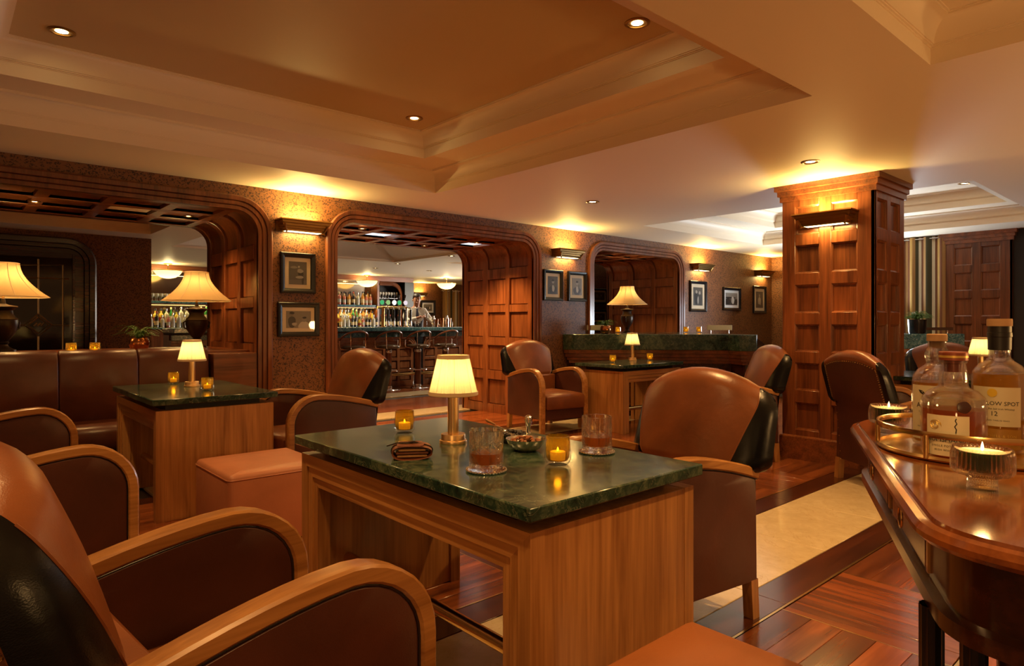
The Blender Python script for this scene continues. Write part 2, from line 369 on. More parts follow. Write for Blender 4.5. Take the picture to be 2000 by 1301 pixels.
# ------------------------------------------------------------------ floor
def slab_mb(x0, x1, y0, y1, c=0.0015, z=0.0): return MB().box(x0, x1, y0, y1, z-0.02, z, c)
floor = struct(MB().box(-4, 13.5, -2.5, 18, -0.10, -0.018).build('floor', M['void'], smooth=False))
bands = [(-1.16, -0.60, 't'), (1.46, 2.02, 't'), (4.98, 5.54, 't'), (7.13, 7.60, 't'), (9.10, 9.62, 't')]
tile_me = {}
ntile = 0
for (y0, y1, k) in bands[1:]:
    x = 3.50 - 0.79*5
    while x < 12.5:
        if y0 < 3 and x < 11.6 or 0.8 < x < 9.0:
            key = round(y1-y0, 2)
            if key not in tile_me: tile_me[key] = slab_mb(-0.393, 0.393, -key/2+0.002, key/2-0.002, 0.002).mesh('tile', M['cream'])
            put('tile', tile_me[key], floor, (x+0.395, (y0+y1)/2, 0.0))
        x += 0.79
# dark border boards each side of the tile bands
bord = {}
def border(x0, y0, y1, L=1.58):
    k = (round(y1-y0, 3), L)
    if k not in bord: bord[k] = slab_mb(-L/2+0.001, L/2-0.001, -(y1-y0)/2, (y1-y0)/2).mesh('border_board', M['border'])
    put('border_board', bord[k], floor, (x0+L/2, (y0+y1)/2, 0))
for (a, b) in [(1.297, 1.457), (2.023, 2.18), (4.82, 4.977), (5.543, 5.70)]:
    x = -0.45
    while x < 10: border(x, a, b); x += 1.58
strip_me = MB().box(-0.79, 0.79, -0.005, 0.005, -0.02, 0.0006).mesh('brass_strip', M['brass'], False)
for y in (0.668, 1.290, 2.187, 2.80):
    for i in range(6):
        put('brass_strip', strip_me, floor, (0.3 + 1.58*i, y, 0))
# parquet blocks: brass lines between, boards of alternate blocks turned
P = 0.607
board = {}
for ax in 'xy':
    L_, w_ = P-0.006, P/5
    d = (L_/2, w_/2-0.0006) if ax == 'x' else (w_/2-0.0006, L_/2)
    board[ax] = slab_mb(-d[0], d[0], -d[1], d[1], 0.0012).mesh('board', M['floor_'+ax])
fine_me = MB().box(-0.003, 0.003, -0.304, 0.304, -0.02, 0.0005).mesh('brass_strip', M['brass'], False)
far = MB(); nb = 0
def block(cx, cy, ax, near):
    global nb
    for i in range(5):
        o = (i-2)*P/5
        x, y = (cx, cy+o) if ax == 'x' else (cx+o, cy)
        if near and nb < 290: put('board', board[ax], floor, (x, y, 0)); nb += 1
        else:
            L_, w_ = P-0.006, P/5
            d = (L_/2, w_/2-0.0006) if ax == 'x' else (w_/2-0.0006, L_/2)
            far.box(x-d[0], x+d[0], y-d[1], y+d[1], -0.02, 0.0)
rowsY = [0.365-P-0.02, 0.365, 0.979, 2.494, 3.11, 3.72, 4.33, 4.5+0.01, 6.02, 6.63, 7.92, 8.53, 9.95, 10.56]
for r, cy in enumerate([-0.24, 0.362, 0.979, 2.494, 3.108, 3.716, 4.324, 4.70, 6.008, 6.616, 7.91, 8.52, 9.93, 10.54, 11.15]):
    for c in range(-1, 20):
        cx = 2.65 + P/2 + P*(c-4)
        if cy == 4.70:                               # closing half block
            far.box(cx-0.30, cx+0.30, 4.63, 4.815, -0.02, 0.0); continue
        if cy > 5.7 and not (-0.2 < cx < 9.2): continue
        ax = 'y' if (c + r) % 2 == 0 else 'x'
        near = (1.3 < cx < 5.8 and cy < 2.6) or (1.3 < cx < 3.6 and 2.6 < cy < 3.3)
        block(cx, cy, ax, near)
        if near or (3 < cx < 7 and cy > 5.7): put('brass_strip', fine_me, floor, (cx-P/2, cy, 0))
struct(far.build('parquet', M['floor_x'], floor), 'stuff')

# ------------------------------------------------------------------ arched wall
def arch_path(x0, x1, zt, r, n=9):
    pts = [(x0, 0.0)] + [(x0 + r - r*math.cos(a*PI/2/n), zt - r + r*math.sin(a*PI/2/n)) for a in range(n+1)]
    pts += [(x1 - r + r*math.sin(a*PI/2/n), zt - r + r*math.cos(a*PI/2/n)) for a in range(n+1)] + [(x1, 0.0)]
    return pts
class Path:
    def __init__(s, x0, x1, zt, r):
        s.x0, s.x1, s.zt, s.r = x0, x1, zt, r
        s.h = zt - r; s.q = r*PI/2; s.w = x1 - x0 - 2*r; s.L = 2*s.h + 2*s.q + s.w
    def at(s, t):                                      # -> x, z, nx, nz (normal into the wall)
        if t <= s.h: return s.x0, t, -1, 0
        t -= s.h
        if t <= s.q:
            a = t/s.r; return s.x0+s.r-s.r*math.cos(a), s.h+s.r*math.sin(a), -math.cos(a), math.sin(a)
        t -= s.q
        if t <= s.w: return s.x0+s.r+t, s.zt, 0, 1
        t -= s.w
        if t <= s.q:
            a = t/s.r; return s.x1-s.r+s.r*math.sin(a), s.h+s.r*math.cos(a), math.sin(a), math.cos(a)
        t -= s.q
        return s.x1, s.h-t, 1, 0
    def samples(s, a, b):
        out = [a]
        for k in range(0, 9):
            for base in (s.h, s.h+s.q+s.w):
                t = base + s.q*k/8
                if a+1e-4 < t < b-1e-4: out.append(t)
        return sorted(out)+[b]
    def slab(s, mb, a, b, y0, y1, oi, oo, c=0.004):
        prof = [(y0, oo), (y0, oi+c), (y0+c, oi), (y1-c, oi), (y1, oi+c), (y1, oo)]
        rows = []
        for t in s.samples(a, b):
            x, z, nx, nz = s.at(t)
            rows.append([(x+nx*o, y, z+nz*o) for (y, o) in prof])
        n0 = len(mb.v); mb.grid(rows, True); k = len(prof); m = len(rows)
        mb.f.append([n0+i for i in range(k)]); mb.f.append([n0+(m-1)*k+i for i in range(k)][::-1])
arches = [(-0.475, 2.152), (2.915, 5.543), (6.67, 8.675)]
XL, XR = -3.6, 11.66
wall = MB()
for (Y, sg) in ((WY, 1), (WB, -1)):
    xs = XL
    for (a, b) in arches:
        wall.add([(xs, Y, 0), (a, Y, 0), (a, Y, CEIL), (xs, Y, CEIL)], [(0, 1, 2, 3)])
        pts = arch_path(a, b, 2.19, 0.195)[1:-1]
        for p, q in zip(pts, pts[1:]):
            if q[0]-p[0] > 1e-6: wall.add([(p[0], Y, p[1]), (q[0], Y, q[1]), (q[0], Y, CEIL), (p[0], Y, CEIL)], [(0, 1, 2, 3)])
        xs = b
    wall.add([(xs, Y, 0), (XR, Y, 0), (XR, Y, CEIL), (xs, Y, CEIL)], [(0, 1, 2, 3)])
struct(wall.build('wall_back', M['paper'], smooth=False))
rowz = [(0.0, 0.114), (0.447, 0.56), (0.90, 1.005), (1.337, 1.43), (1.776, 1.905)]
coly = [(WY, 5.96), (6.31, 6.39), (6.75, 6.85), (7.19, WB)]
def arch_lining(idx, a, b, nsof, pale, frame_mat):
    root = struct(put('trim_%d' % idx, None))
    pa = Path(a, b, 2.19, 0.195)
    # architrave on the front, three stepped bands
    prof = [(0.0, 0.03), (0.0, -0.010), (0.030, -0.012), (0.034, -0.004), (0.040, -0.020), (0.070, -0.022), (0.074, -0.012), (0.080, -0.031), (0.112, -0.034), (0.125, -0.022), (0.125, 0.0)]
    mb = MB(); rows = []
    for t in pa.samples(0, pa.L):
        x, z, nx, nz = pa.at(t); rows.append([(x+nx*o, WY+y, z+nz*o) for (o, y) in prof])
    mb.grid(rows); mb.build('architrave', M['walnut_z'], root, ang=25)
    mb = MB(); rows = []
    for t in pa.samples(0, pa.L):
        x, z, nx, nz = pa.at(t); rows.append([(x+nx*o, WB-y, z+nz*o) for (o, y) in prof])
    mb.grid(rows); mb.build('architrave', M['walnut_z'], root, ang=25)
    D = 0.038
    back = MB(); pa.slab(back, 0, pa.L, WY, WB, D, D+0.01, 0.0); back.build('backing', M['walnut_z'], root)
    fr = MB()
    # breaks along the path
    right = [pa.L - z1 for z1 in []]
    sA = [(z0, z1) for (z0, z1) in rowz]; top0 = pa.h + pa.q
    rails = list(sA)
    seg = pa.w/nsof
    rails.append((top0-0.03, top0+0.05))
    for k in range(1, nsof): rails.append((top0+seg*k-0.045, top0+seg*k+0.045))
    rails.append((top0+pa.w-0.05, top0+pa.w+0.03))
    rails += [(pa.L-z1, pa.L-z0) for (z0, z1) in reversed(sA)]
    for (y0, y1) in coly: pa.slab(fr, 0, pa.L, y0, y1, 0.0, D, 0.006)
    for (s0, s1) in rails:
        for (u, v) in zip(coly, coly[1:]): pa.slab(fr, s0, s1, u[1], v[0], 0.0, D, 0.006)
    fr.build('panel_frame', frame_mat, root)
    n = 0
    for ri, (r0, r1) in enumerate(zip(rails, rails[1:])):
        for ci, (u, v) in enumerate(zip(coly, coly[1:])):
            g = 0.012
            mb = MB(); pa.slab(mb, r0[1]+g, r1[0]-g, u[1]+g, v[0]-g, D-0.012, D, 0.008)
            p = mb.build('panel', (M['added_glow_panel'] if idx == 2 else M['white']) if (ri, ci) in pale else frame_mat, root)
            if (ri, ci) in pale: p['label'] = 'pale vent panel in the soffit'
    return root
arch_lining(1, *arches[0], 5, {(8, 1)}, M['walnut_z'])
arch_lining(2, *arches[1], 5, {(6, 1), (9, 1)}, M['walnut_lit'])
arch_lining(3, *arches[2], 4, set(), M['walnut_lit'])

# other walls
struct(MB().box(XR, XR+0.1, 4.2, 9.0, 0, CEIL).build('wall_right', M['paper'], smooth=False))
struct(MB().box(10.42, 10.52, -1.5, 4.2, 0, CEIL).add([(10.42, 4.2, 0), (XR, 4.2, 0), (XR, 4.2, CEIL), (10.42, 4.2, CEIL)], [(0, 1, 2, 3)]).build('wall_window', M['void'], smooth=False))
struct(MB().box(-3.6, 2.33, 10.5, 10.62, 0, CEIL).box(2.21, 2.33, 10.62, 15.4, 0, CEIL).build('wall_snug', M['paper'], smooth=False))
struct(MB().box(8.75, XR, 8.9, 9.0, 0, CEIL).build('wall_side', M['paper'], smooth=False))
struct(MB().box(9.7, 13.5, 16.7, 16.8, 0, CEIL).build('wall_bar', M['paper'], smooth=False))
struct(MB().box(2.3, 9.75, 15.45, 15.55, 0, CEIL).build('wall_backbar', wood('backbar_wood', WD, WL, 'z'), smooth=False))
for (nm, a) in (('baseboard_back', (2.29, 2.78)), ('baseboard_pier', (5.68, 6.53)), ('baseboard_far', (8.81, XR))):
    struct(MB().prism([(WY, 0), (WY-0.022, 0), (WY-0.022, 0.12), (WY-0.008, 0.15), (WY, 0.15)], a[0], a[1], Mx((0, 1, 0), (0, 0, 1), (1, 0, 0), (0, 0, 0))).build(nm, M['walnut_x'], ang=20))

# ------------------------------------------------------------------ ceiling with stepped coffers
coffers = [(-0.19, 3.50, 1.53, 5.03, 'gold_c'), (-0.19, 3.495, -1.9, 0.978, 'plaster'), (6.62, 9.67, 1.53, 4.99, 'plaster')]
def ceil_plane(name, X0, X1, Y0, Y1, cofs):
    xs = sorted({X0, X1, *[v for c in cofs for v in c[:2]]}); ys = sorted({Y0, Y1, *[v for c in cofs for v in c[2:4]]})
    mb = MB()
    for xa, xb in zip(xs, xs[1:]):
        for ya, yb in zip(ys, ys[1:]):
            mx, my = (xa+xb)/2, (ya+yb)/2
            if any(c[0] < mx < c[1] and c[2] < my < c[3] for c in cofs): continue
            mb.add([(xa, ya, CEIL), (xb, ya, CEIL), (xb, yb, CEIL), (xa, yb, CEIL)], [(0, 1, 2, 3)])
    return struct(mb.build(name, M['plaster'], smooth=False))
def crown(i0, z0, z1):
    p = [(i0, z0), (i0+0.006, z0), (i0+0.006, z0+0.006), (i0+0.014, z0+0.006), (i0+0.014, z0+0.013), (i0+0.020, z0+0.013)]
    R = z1-z0-0.013-0.014; r2 = 0.068
    for k in range(1, 8):
        a = PI/2*k/7; p.append((i0+0.020+r2*(1-math.cos(a)), z0+0.013+R*math.sin(a)))
    p += [(i0+0.096, z1-0.014), (i0+0.096, z1-0.006), (i0+0.104, z1-0.006), (i0+0.104, z1)]
    return p
def coffer(n, x0, x1, y0, y1, top, pyramid=False):
    root = struct(put('ceiling_coffer_%d' % n, None))
    if pyramid: prof = [(0, CEIL), (0.0, CEIL+0.03), (0.04, CEIL+0.05), (0.75, CEIL+0.24)]
    else: prof = [(0, CEIL), (0, CEIL+0.075)] + crown(0, CEIL+0.075, CEIL+0.19) + [(0.385, CEIL+0.19), (0.385, CEIL+0.27)] + crown(0.385, CEIL+0.27, CEIL+0.39)
    ks = 0.76 if not pyramid else 1.0                   # the near side is a little narrower
    rings = []
    for (i, z) in prof:
        rings.append([(x0+i, y0+i*ks, z), (x1-i, y0+i*ks, z), (x1-i, y1-i, z), (x0+i, y1-i, z)])
    MB().grid(rings, True).build('moulding', M['plaster'], root, ang=22)
    MB().add(rings[-1], [(0, 1, 2, 3)]).build('panel', M[top], root, smooth=False)
ceil_plane('ceiling', -3.6, 11.7, -2.5, WY, coffers)
for i, c in enumerate(coffers): coffer(i+1, *c)
bcof = [(-2.4, 2.2, 7.75, 9.95), (2.8, 6.9, 8.4, 11.35), (7.75, 11.6, 8.4, 10.75)]
ceil_plane('ceiling_bar', -3.6, 13.6, WB, 16.8, bcof)
coffer(4, *bcof[0], 'plaster'); coffer(5, *bcof[1], 'plaster', True); coffer(6, *bcof[2], 'plaster', True)

# ------------------------------------------------------------------ panelled pillars
prow = [(0.261, 0.498), (0.608, 0.845), (0.946, 1.182), (1.285, 1.528), (1.631, 1.874), (1.972, 2.215)]
def panel_face(root, Mm, w, cols, mat, D=0.03):
    # local x across the face 0..w, y = height, z = out of the wall (0 = face, negative = in)
    fr = MB(); xs = [0.0]
    for c in cols: xs += list(c)
    xs.append(w)
    for k in range(0, len(xs), 2): fr.box(xs[k], xs[k+1], 0, CEIL, -D, 0, 0.003, Mm)
    zs = [0.0]
    for r in prow: zs += list(r)
    zs.append(CEIL)
    for c in cols:
        for k in range(0, len(zs), 2): fr.box(c[0], c[1], zs[k], zs[k+1], -D, 0, 0.003, Mm)
    fr.build('panel_frame', mat, root)
    me = {}
    for c in cols:
        for r in prow:
            g = 0.011
            mb = MB()
            # ogee slip round the panel, then the flat panel
            mb.grid([[(c[0], r[0], -0.006), (c[1], r[0], -0.006), (c[1], r[1], -0.006), (c[0], r[1], -0.006)],
                     [(c[0]+g, r[0]+g, -0.012), (c[1]-g, r[0]+g, -0.012), (c[1]-g, r[1]-g, -0.012), (c[0]+g, r[1]-g, -0.012)],
                     [(c[0]+g*1.4, r[0]+g*1.4, -D+0.002), (c[1]-g*1.4, r[0]+g*1.4, -D+0.002), (c[1]-g*1.4, r[1]-g*1.4, -D+0.002), (c[0]+g*1.4, r[1]-g*1.4, -D+0.002)]], True, Mm)
            mb.add([(c[0]+g*1.4, r[0]+g*1.4, -D+0.002), (c[1]-g*1.4, r[0]+g*1.4, -D+0.002), (c[1]-g*1.4, r[1]-g*1.4, -D+0.002), (c[0]+g*1.4, r[1]-g*1.4, -D+0.002)], [(0, 1, 2, 3)], Mm)
            mb.build('panel', mat, root, ang=20)
def pillar(idx, x0, x1, y0, y1):
    root = struct(put('trim_%d' % idx, None)); m = M['walnut_z']; d = 0.03
    MB().box(x0+d, x1-d, y0+d, y1-d, 0, CEIL).build('core', m, root, smooth=False)
    wx, wy = x1-x0, y1-y0
    f = wy/0.77
    colsL = [((1-0.636/0.77)*wy*0.8, (1-0.428/0.77)*wy*0.98), (0.43*f, 0.635*f)]
    colsL = [(0.115*f, 0.325*f), (0.425*f, 0.635*f)]
    panel_face(root, Mx((0, -1, 0), (0, 0, 1), (-1, 0, 0), (x0, y1, 0)), wy, colsL, m)
    colsF = [(0.055*wx/0.68, 0.275*wx/0.68), (0.355*wx/0.68, 0.575*wx/0.68)]
    panel_face(root, Mx((1, 0, 0), (0, 0, 1), (0, -1, 0), (x0, y0, 0)), wx, colsF, m)
    # cornice of three stepped boards, and a plinth
    pr = [(0.0, 2.27), (0.016, 2.27), (0.016, 2.315), (0.032, 2.32), (0.032, 2.36), (0.052, 2.365), (0.052, CEIL)]
    rings = [[(x0-o, y0-o, z), (x1+o, y0-o, z), (x1+o, y1+o, z), (x0-o, y1+o, z)] for (o, z) in pr]
    MB().grid(rings, True).build('cornice', M['walnut_x'], root, ang=15)
    pr = [(0.0, 0.21), (0.012, 0.205), (0.020, 0.195), (0.022, 0.0)]
    rings = [[(x0-o, y0-o, z), (x1+o, y0-o, z), (x1+o, y1+o, z), (x0-o, y1+o, z)] for (o, z) in pr]
    MB().grid(rings, True).build('plinth', M['walnut_x'], root, ang=15)
    return root
pillar(4, 5.66, 6.34, 1.975, 2.74)
pillar(5, 10.38, 11.1, 1.98, 2.74)
# ================================================================== FURNITURE
def lerp(a, b, t): return a + (b-a)*t
# ------------------------------------------------------------------ club armchair (faces +x, origin on the floor at its middle)
def arm_path(n=8):
    p = []
    for i in range(n+1):
        t = i/n; p.append((lerp(-0.33, 0.13, t), 0.605 + 0.095*(1-(1-t)**1.6)))
    for i in range(1, 9):
        a = PI/2*i/8; p.append((0.13 + 0.20*math.sin(a), 0.50 + 0.20*math.cos(a)))
    p += [(0.33, 0.30), (0.325, 0.0)]
    return p
def ribbon(mb, path, y0, y1, th, c=0.006):
    rows = []
    for i, (x, z) in enumerate(path):
        a = path[max(i-1, 0)]; b = path[min(i+1, len(path)-1)]
        tx, tz = b[0]-a[0], b[1]-a[1]; l = math.hypot(tx, tz); nx, nz = tz/l, -tx/l      # inward normal
        rows.append([(x+nx*o, y, z+nz*o) for (y, o) in ((y0+c, 0), (y1-c, 0), (y1, c), (y1, th-c), (y1-c, th), (y0+c, th), (y0, th-c), (y0, c))])
    b = len(mb.v); mb.grid(rows, True)
    mb.f.append([b+k for k in range(8)]); e = b+(len(rows)-1)*8; mb.f.append([e+k for k in range(8)][::-1])
def inset_path(path, d):
    out = []
    for i, (x, z) in enumerate(path):
        a = path[max(i-1, 0)]; b = path[min(i+1, len(path)-1)]
        tx, tz = b[0]-a[0], b[1]-a[1]; l = math.hypot(tx, tz); out.append((x+tz/l*d, z-tx/l*d))
    return out
def back_w(v):
    return lerp(0.30, 0.352, min(1, v/0.12)**0.5) if v < 0.12 else (0.352 - 0.012*(v-0.12) - (0.045*((v-0.70)/0.30)**2 if v > 0.70 else 0))
def back_pt0(q, v, side):
    # q across -1..1, v up 0..1 (from the armrests to the top), side +1 front / -1 rear
    top = 1.0 - 0.085*abs(q)**2.2
    z = 0.585 + (top-0.585)*v
    y = q*back_w(v)
    va = max(0.0, (v-0.84)/0.16); rt_ = math.sqrt(max(0.0, 1-va**2.3))
    xr = lerp(-0.345, -0.435, v); T = lerp(0.150, 0.110, v**0.9) + 0.012*math.sin(PI*v)
    T *= max(0.0, 1-abs(q)**3.0)**0.42
    if v < 0.07: T *= 0.9+0.1*v/0.07
    xm = xr + T*0.5*(0.6 if va > 0 else 0); xm = xr + 0.045*(1-rt_)
    return (xm + (T*rt_*(1 if side > 0 else 0.0)) - (0.0 if side > 0 else 0.012*rt_*(1-q*q)), y, z)
def qb(v): return lerp(0.62, 0.93, v**0.8)      # edge of the tan middle
NV = [0.0, 0.03, 0.07, 0.12, 0.22, 0.34, 0.46, 0.58, 0.68, 0.76, 0.82, 0.86, 0.90, 0.935, 0.965, 0.985, 1.0]
def make_chair(name, label, tan, tan2, hw=0.285, cat='armchair'):
    t = thing(name, label, cat); ky = (hw+0.067)/0.352
    def back_pt(q, v, side):
        p = back_pt0(q, v, side); return (p[0], p[1]*ky, p[2])
    ap = arm_path(); ip = inset_path(ap, 0.042)
    for s in (-1, 1):
        mb = MB(); ribbon(mb, ap, s*hw-0.03, s*hw+0.03, 0.040); mb.build('armrest', M['oak_x'], t)
        poly = [p for p in ip if p[1] > 0.16]; poly = [(-0.325, 0.15)] + [(max(p[0], -0.325), p[1]) for p in poly] + [(poly[-1][0], 0.17)]
        mb = MB(); cx = sum(p[0] for p in poly)/len(poly); cz = sum(p[1] for p in poly)/len(poly)
        rows = []
        for (sc, yo) in ((1.0, 0.012), (0.985, 0.021), (0.95, 0.025), (0.5, 0.028), (0.0, 0.028)):
            rows.append([(cx+(p[0]-cx)*sc, s*hw + yo, cz+(p[1]-cz)*sc) for p in poly])
        mb.grid(rows, True); rows2 = [[(p[0], 2*s*hw-p[1], p[2]) for p in r] for r in rows]; mb.grid(rows2, True); mb.grid([rows[0], rows2[0]], True)
        mb.build('side_panel', tan2, t)
        MB().tube([(p[0], s*hw+0.022, p[1]) for p in ip if p[1] > 0.17], 0.0035, 5).tube([(p[0], s*hw-0.022, p[1]) for p in ip if p[1] > 0.17], 0.0035, 5).build('piping', M['black'], t)
        MB().grid([[(-0.315+dx, s*hw-0.022+dy, z) for dx, dy in d] for z, d in ((0, ((-0.022, 0), (0.022, 0), (0.022, 0.044), (-0.022, 0.044))), (0.16, ((-0.012, 0), (0.035, 0), (0.035, 0.044), (-0.012, 0.044))))], True).build('leg', M['oak_z'], t)
    # seat: cushion with crowned top over an apron
    mb = MB(); rows = []
    xs0, xs1, ys = -0.20, 0.345, hw-0.035
    for (ins, z) in ((0.006, 0.27), (0.0, 0.29), (0.0, 0.395), (0.008, 0.415), (0.028, 0.428), (0.08, 0.440), (0.22, 0.448)):
        a = min(ins, 0.2); rows.append([(xs0+a, -ys+a, z), ((xs0+xs1)/2, -ys+a, z), (xs1-a, -ys+a, z), (xs1-a, 0, z), (xs1-a, ys-a, z), ((xs0+xs1)/2, ys-a, z), (xs0+a, ys-a, z), (xs0+a, 0, z)])
    mb.grid(rows, True); mb.f.append([len(mb.v)-8+k for k in range(8)])
    mb.build('seat', tan, t, ang=60)
    MB().box(-0.26, 0.315, -hw+0.033, hw-0.033, 0.15, 0.275, 0.01).build('seat_frame', M['tan_dark'], t)
    # back: tan middle, black wings that sit on the arms, tapering studded rear panel
    K = 8
    mb = MB(); mb.grid([[back_pt(lerp(-qb(v), qb(v), k/K), v, 1) for k in range(K+1)] for v in NV])
    mb.grid([[back_pt(lerp(-qb(v), qb(v), k/K), v, -1) for k in range(K+1)] for v in NV if v >= 0.82])
    mb.build('backrest', tan, t, ang=70)
    MB().box(-0.31, -0.165, -hw+0.033, hw-0.033, 0.30, 0.60, 0.012).build('lower_back', tan, t)
    for s in (-1, 1):
        mb = MB(); qs = lambda v, k: s*lerp(qb(v), 1.0, 1-(1-k/7)**1.8)
        rows = [[back_pt(qs(v, k), v, 1) for k in range(8)] + [back_pt(s*lerp(1.0, 0.86 if v < 0.82 else max(0.86, min(0.955, qb(v))), (k/6)**1.8), v, -1) for k in range(1, 7)] for v in NV]
        mb.grid(rows); mb.f.append(list(range(14)))
        mb.build('backrest_wing', M['black_l'], t, ang=75)
        MB().tube([back_pt(s*qb(v), v, 1) for v in NV[:-3]], 0.003, 5).build('seam', tan, t)
    pz = [(0.155, 0.245*ky), (0.30, 0.255*ky), (0.45, 0.275*ky), (0.585, 0.295*ky)]
    rows = [[(-0.325-0.01*(z/0.585), lerp(-w, w, k/K), z) for k in range(K+1)] for z, w in pz] + [[back_pt(lerp(-0.86, 0.86, k/K), v, -1) for k in range(K+1)] for v in NV[3:] if v <= 0.82]
    mb = MB().grid(rows); mb.build('back_panel', tan2, t, ang=70)
    st = MB()
    for k in range(24):
        p = back_pt(lerp(-0.83, 0.83, k/23), 0.80, -1); st.ball((p[0]-0.002, p[1], p[2]), 0.0045, 5, 3)
    for s in (0, -1):
        edge = [Vector(r[s]) for r in rows]
        for k in range(28):
            u = k/27*(len(edge)-1.2); i = int(u); p = edge[i].lerp(edge[i+1], u-i); st.ball((p.x-0.002, p.y*0.97, p.z), 0.0045, 5, 3)
    struct(st.build('nail_studs', M['brass'], t), 'stuff')
    return t
chair = make_chair('club_armchair', 'black and tan armchair seen from behind, nearest at bottom left', M['tan'], M['tan_dark'])
CH = 'two-tone leather club armchairs'
chair['group'] = CH
def place(o, x, y, deg): o.location = (x, y, 0); o.rotation_euler = (0, 0, math.radians(deg)); return o
place(chair, 0.465, 1.50, 5); chair.scale = (1.1, 1, 1)
def armch(x, y, deg, label, sx=1.08):
    o = dup(chair, (x, y, 0), math.radians(deg), label, CH); o.scale = (sx, 1, 1); return o
armch(2.20, 1.645, 175, 'tan armchair with black wings facing across the front table', 1.0)
place(make_chair('two_seat_sofa', 'brown leather two seat sofa with wooden arms on the left, before the banquette', M['tan'], M['tan_dark'], 0.79, 'sofa'), 0.315, 3.93, 0)
armch(2.10, 4.58, 184, 'armchair behind the rose footstool, its side to the dark pier')
armch(5.15, 5.22, 260, 'small armchair against the panelled arch, left of the far table')
armch(5.36, 3.12, 140, 'armchair seen from the side against the left edge of the pillar')
armch(5.36, 1.66, -34, 'armchair seen from behind with brass studs, in front of the pillar')
armch(7.45, 1.83, 215, 'armchair facing us behind the small lamp and the bottles')

# ------------------------------------------------------------------ marble-topped tables
def make_table(name, label, x0, y0, wx, wy, long_y, group):
    t = thing(name, label, 'table', (x0+wx/2, y0+wy/2, 0), 0.0 if long_y else PI/2, group)
    a, b = (wx/2, wy/2) if long_y else (wy/2, wx/2)          # half width, half length (length along local y)
    TH = 0.037
    MB().box(-a, a, -b, b, 0.74-TH, 0.74, 0.004).build('tabletop', M['green'], t)
    MB().box(-a+0.09, a-0.09, -b+0.09, b-0.09, 0.66, 0.74-TH, 0).build('plinth', M['void'], t)
    e = 0.022; ea, eb = a-e, b-e
    for s in (-1, 1):                                        # solid veneered end panels
        MB().box(-ea+0.0135, ea-0.0135, s*(eb-0.0015), s*(eb-0.11), 0.0, 0.668, 0.002).build('end_panel', M['table_z'], t)
        # stepped, mitred frame round the kneehole
        for k, (o0, o1, d) in enumerate(((0.0, 0.047, 0.0), (0.051, 0.085, 0.007), (0.089, 0.122, 0.014))):
            X = s*(ea-d); Xi = s*(ea-d-0.05); T = 0.669
            fr = MB()
            outer = [(-eb+o0, 0), (-eb+o0, T-o0), (eb-o0, T-o0), (eb-o0, 0)]; inner = [(-eb+o1, 0), (-eb+o1, T-o1), (eb-o1, T-o1), (eb-o1, 0)]
            for i in range(3):
                q = [outer[i], outer[i+1], inner[i+1], inner[i]]
                mb = MB().prism(q, min(X, Xi), max(X, Xi), Mx((0, 1, 0), (0, 0, 1), (1, 0, 0), (0, 0, 0)))
                mb.build('frame_board', M['table_y'] if i == 1 else M['table_z'], t, ang=20)
    MB().tube([(-ea+0.15, -eb+0.1, 0.235), (-ea+0.15, eb-0.1, 0.235)], 0.022, 14).build('foot_rail', M['brass'], t)
    return t
TG = 'green marble topped tables'
make_table('marble_table', 'green marble table in front with whisky tumblers and a pleated lamp', 1.095, 1.168, 0.772, 1.408, True, TG)
make_table('marble_table', 'green marble table in front of the leather banquette on the left', 0.955, 4.275, 0.75, 1.16, True, TG)
make_table('marble_table', 'green marble table with a lit lamp before the dark marble counter', 5.49, 4.40, 1.12, 0.70, False, TG)
make_table('marble_table', 'dark table at right behind the bottles, with a small lit lamp', 6.16, 1.12, 0.78, 1.25, True, TG)

# ------------------------------------------------------------------ footstools
def make_ottoman(name, label, x0, x1, y0, y1, h, mat):
    t = thing(name, label, 'footstool', ((x0+x1)/2, (y0+y1)/2, 0)); a, b = (x1-x0)/2, (y1-y0)/2
    mb = MB(); rows = []
    def ring(ins, z, r):
        p = []
        for (cx, cy, a0) in ((a-r, b-r, 0), (-a+r, b-r, PI/2), (-a+r, -b+r, PI), (a-r, -b+r, 3*PI/2)):
            for k in range(4): an = a0+PI/2*k/3; p.append((cx+(r-ins)*math.cos(an), cy+(r-ins)*math.sin(an), z))
        return p
    for (ins, z) in ((0.004, 0.03), (0.0, 0.05), (0.0, h-0.035), (0.002, h-0.022), (0.010, h-0.010), (0.022, h-0.003)): rows.append(ring(ins, z, 0.03))
    rows.append([(p[0]*0.6, p[1]*0.6, h) for p in rows[-1]])
    mb.grid(rows, True); mb.f.append([len(mb.v)-16+k for k in range(16)])
    mb.build('cushion', mat, t, ang=60)
    MB().tube(ring(-0.001, h-0.03, 0.03), 0.0028, 5, True).build('piping', mat, t)
    MB().box(-a+0.03, a-0.03, -b+0.03, b-0.03, 0, 0.035).build('base', M['black'], t)
    return t
make_ottoman('footstool', 'rose tan leather cube footstool between the two marble tables', 1.11, 1.66, 3.42, 4.0, 0.42, M['pink'])
make_ottoman('footstool', 'caramel leather footstool cut off by the bottom edge, beside the table end', 0.86, 1.445, 0.42, 0.945, 0.45, M['stool_tan'])

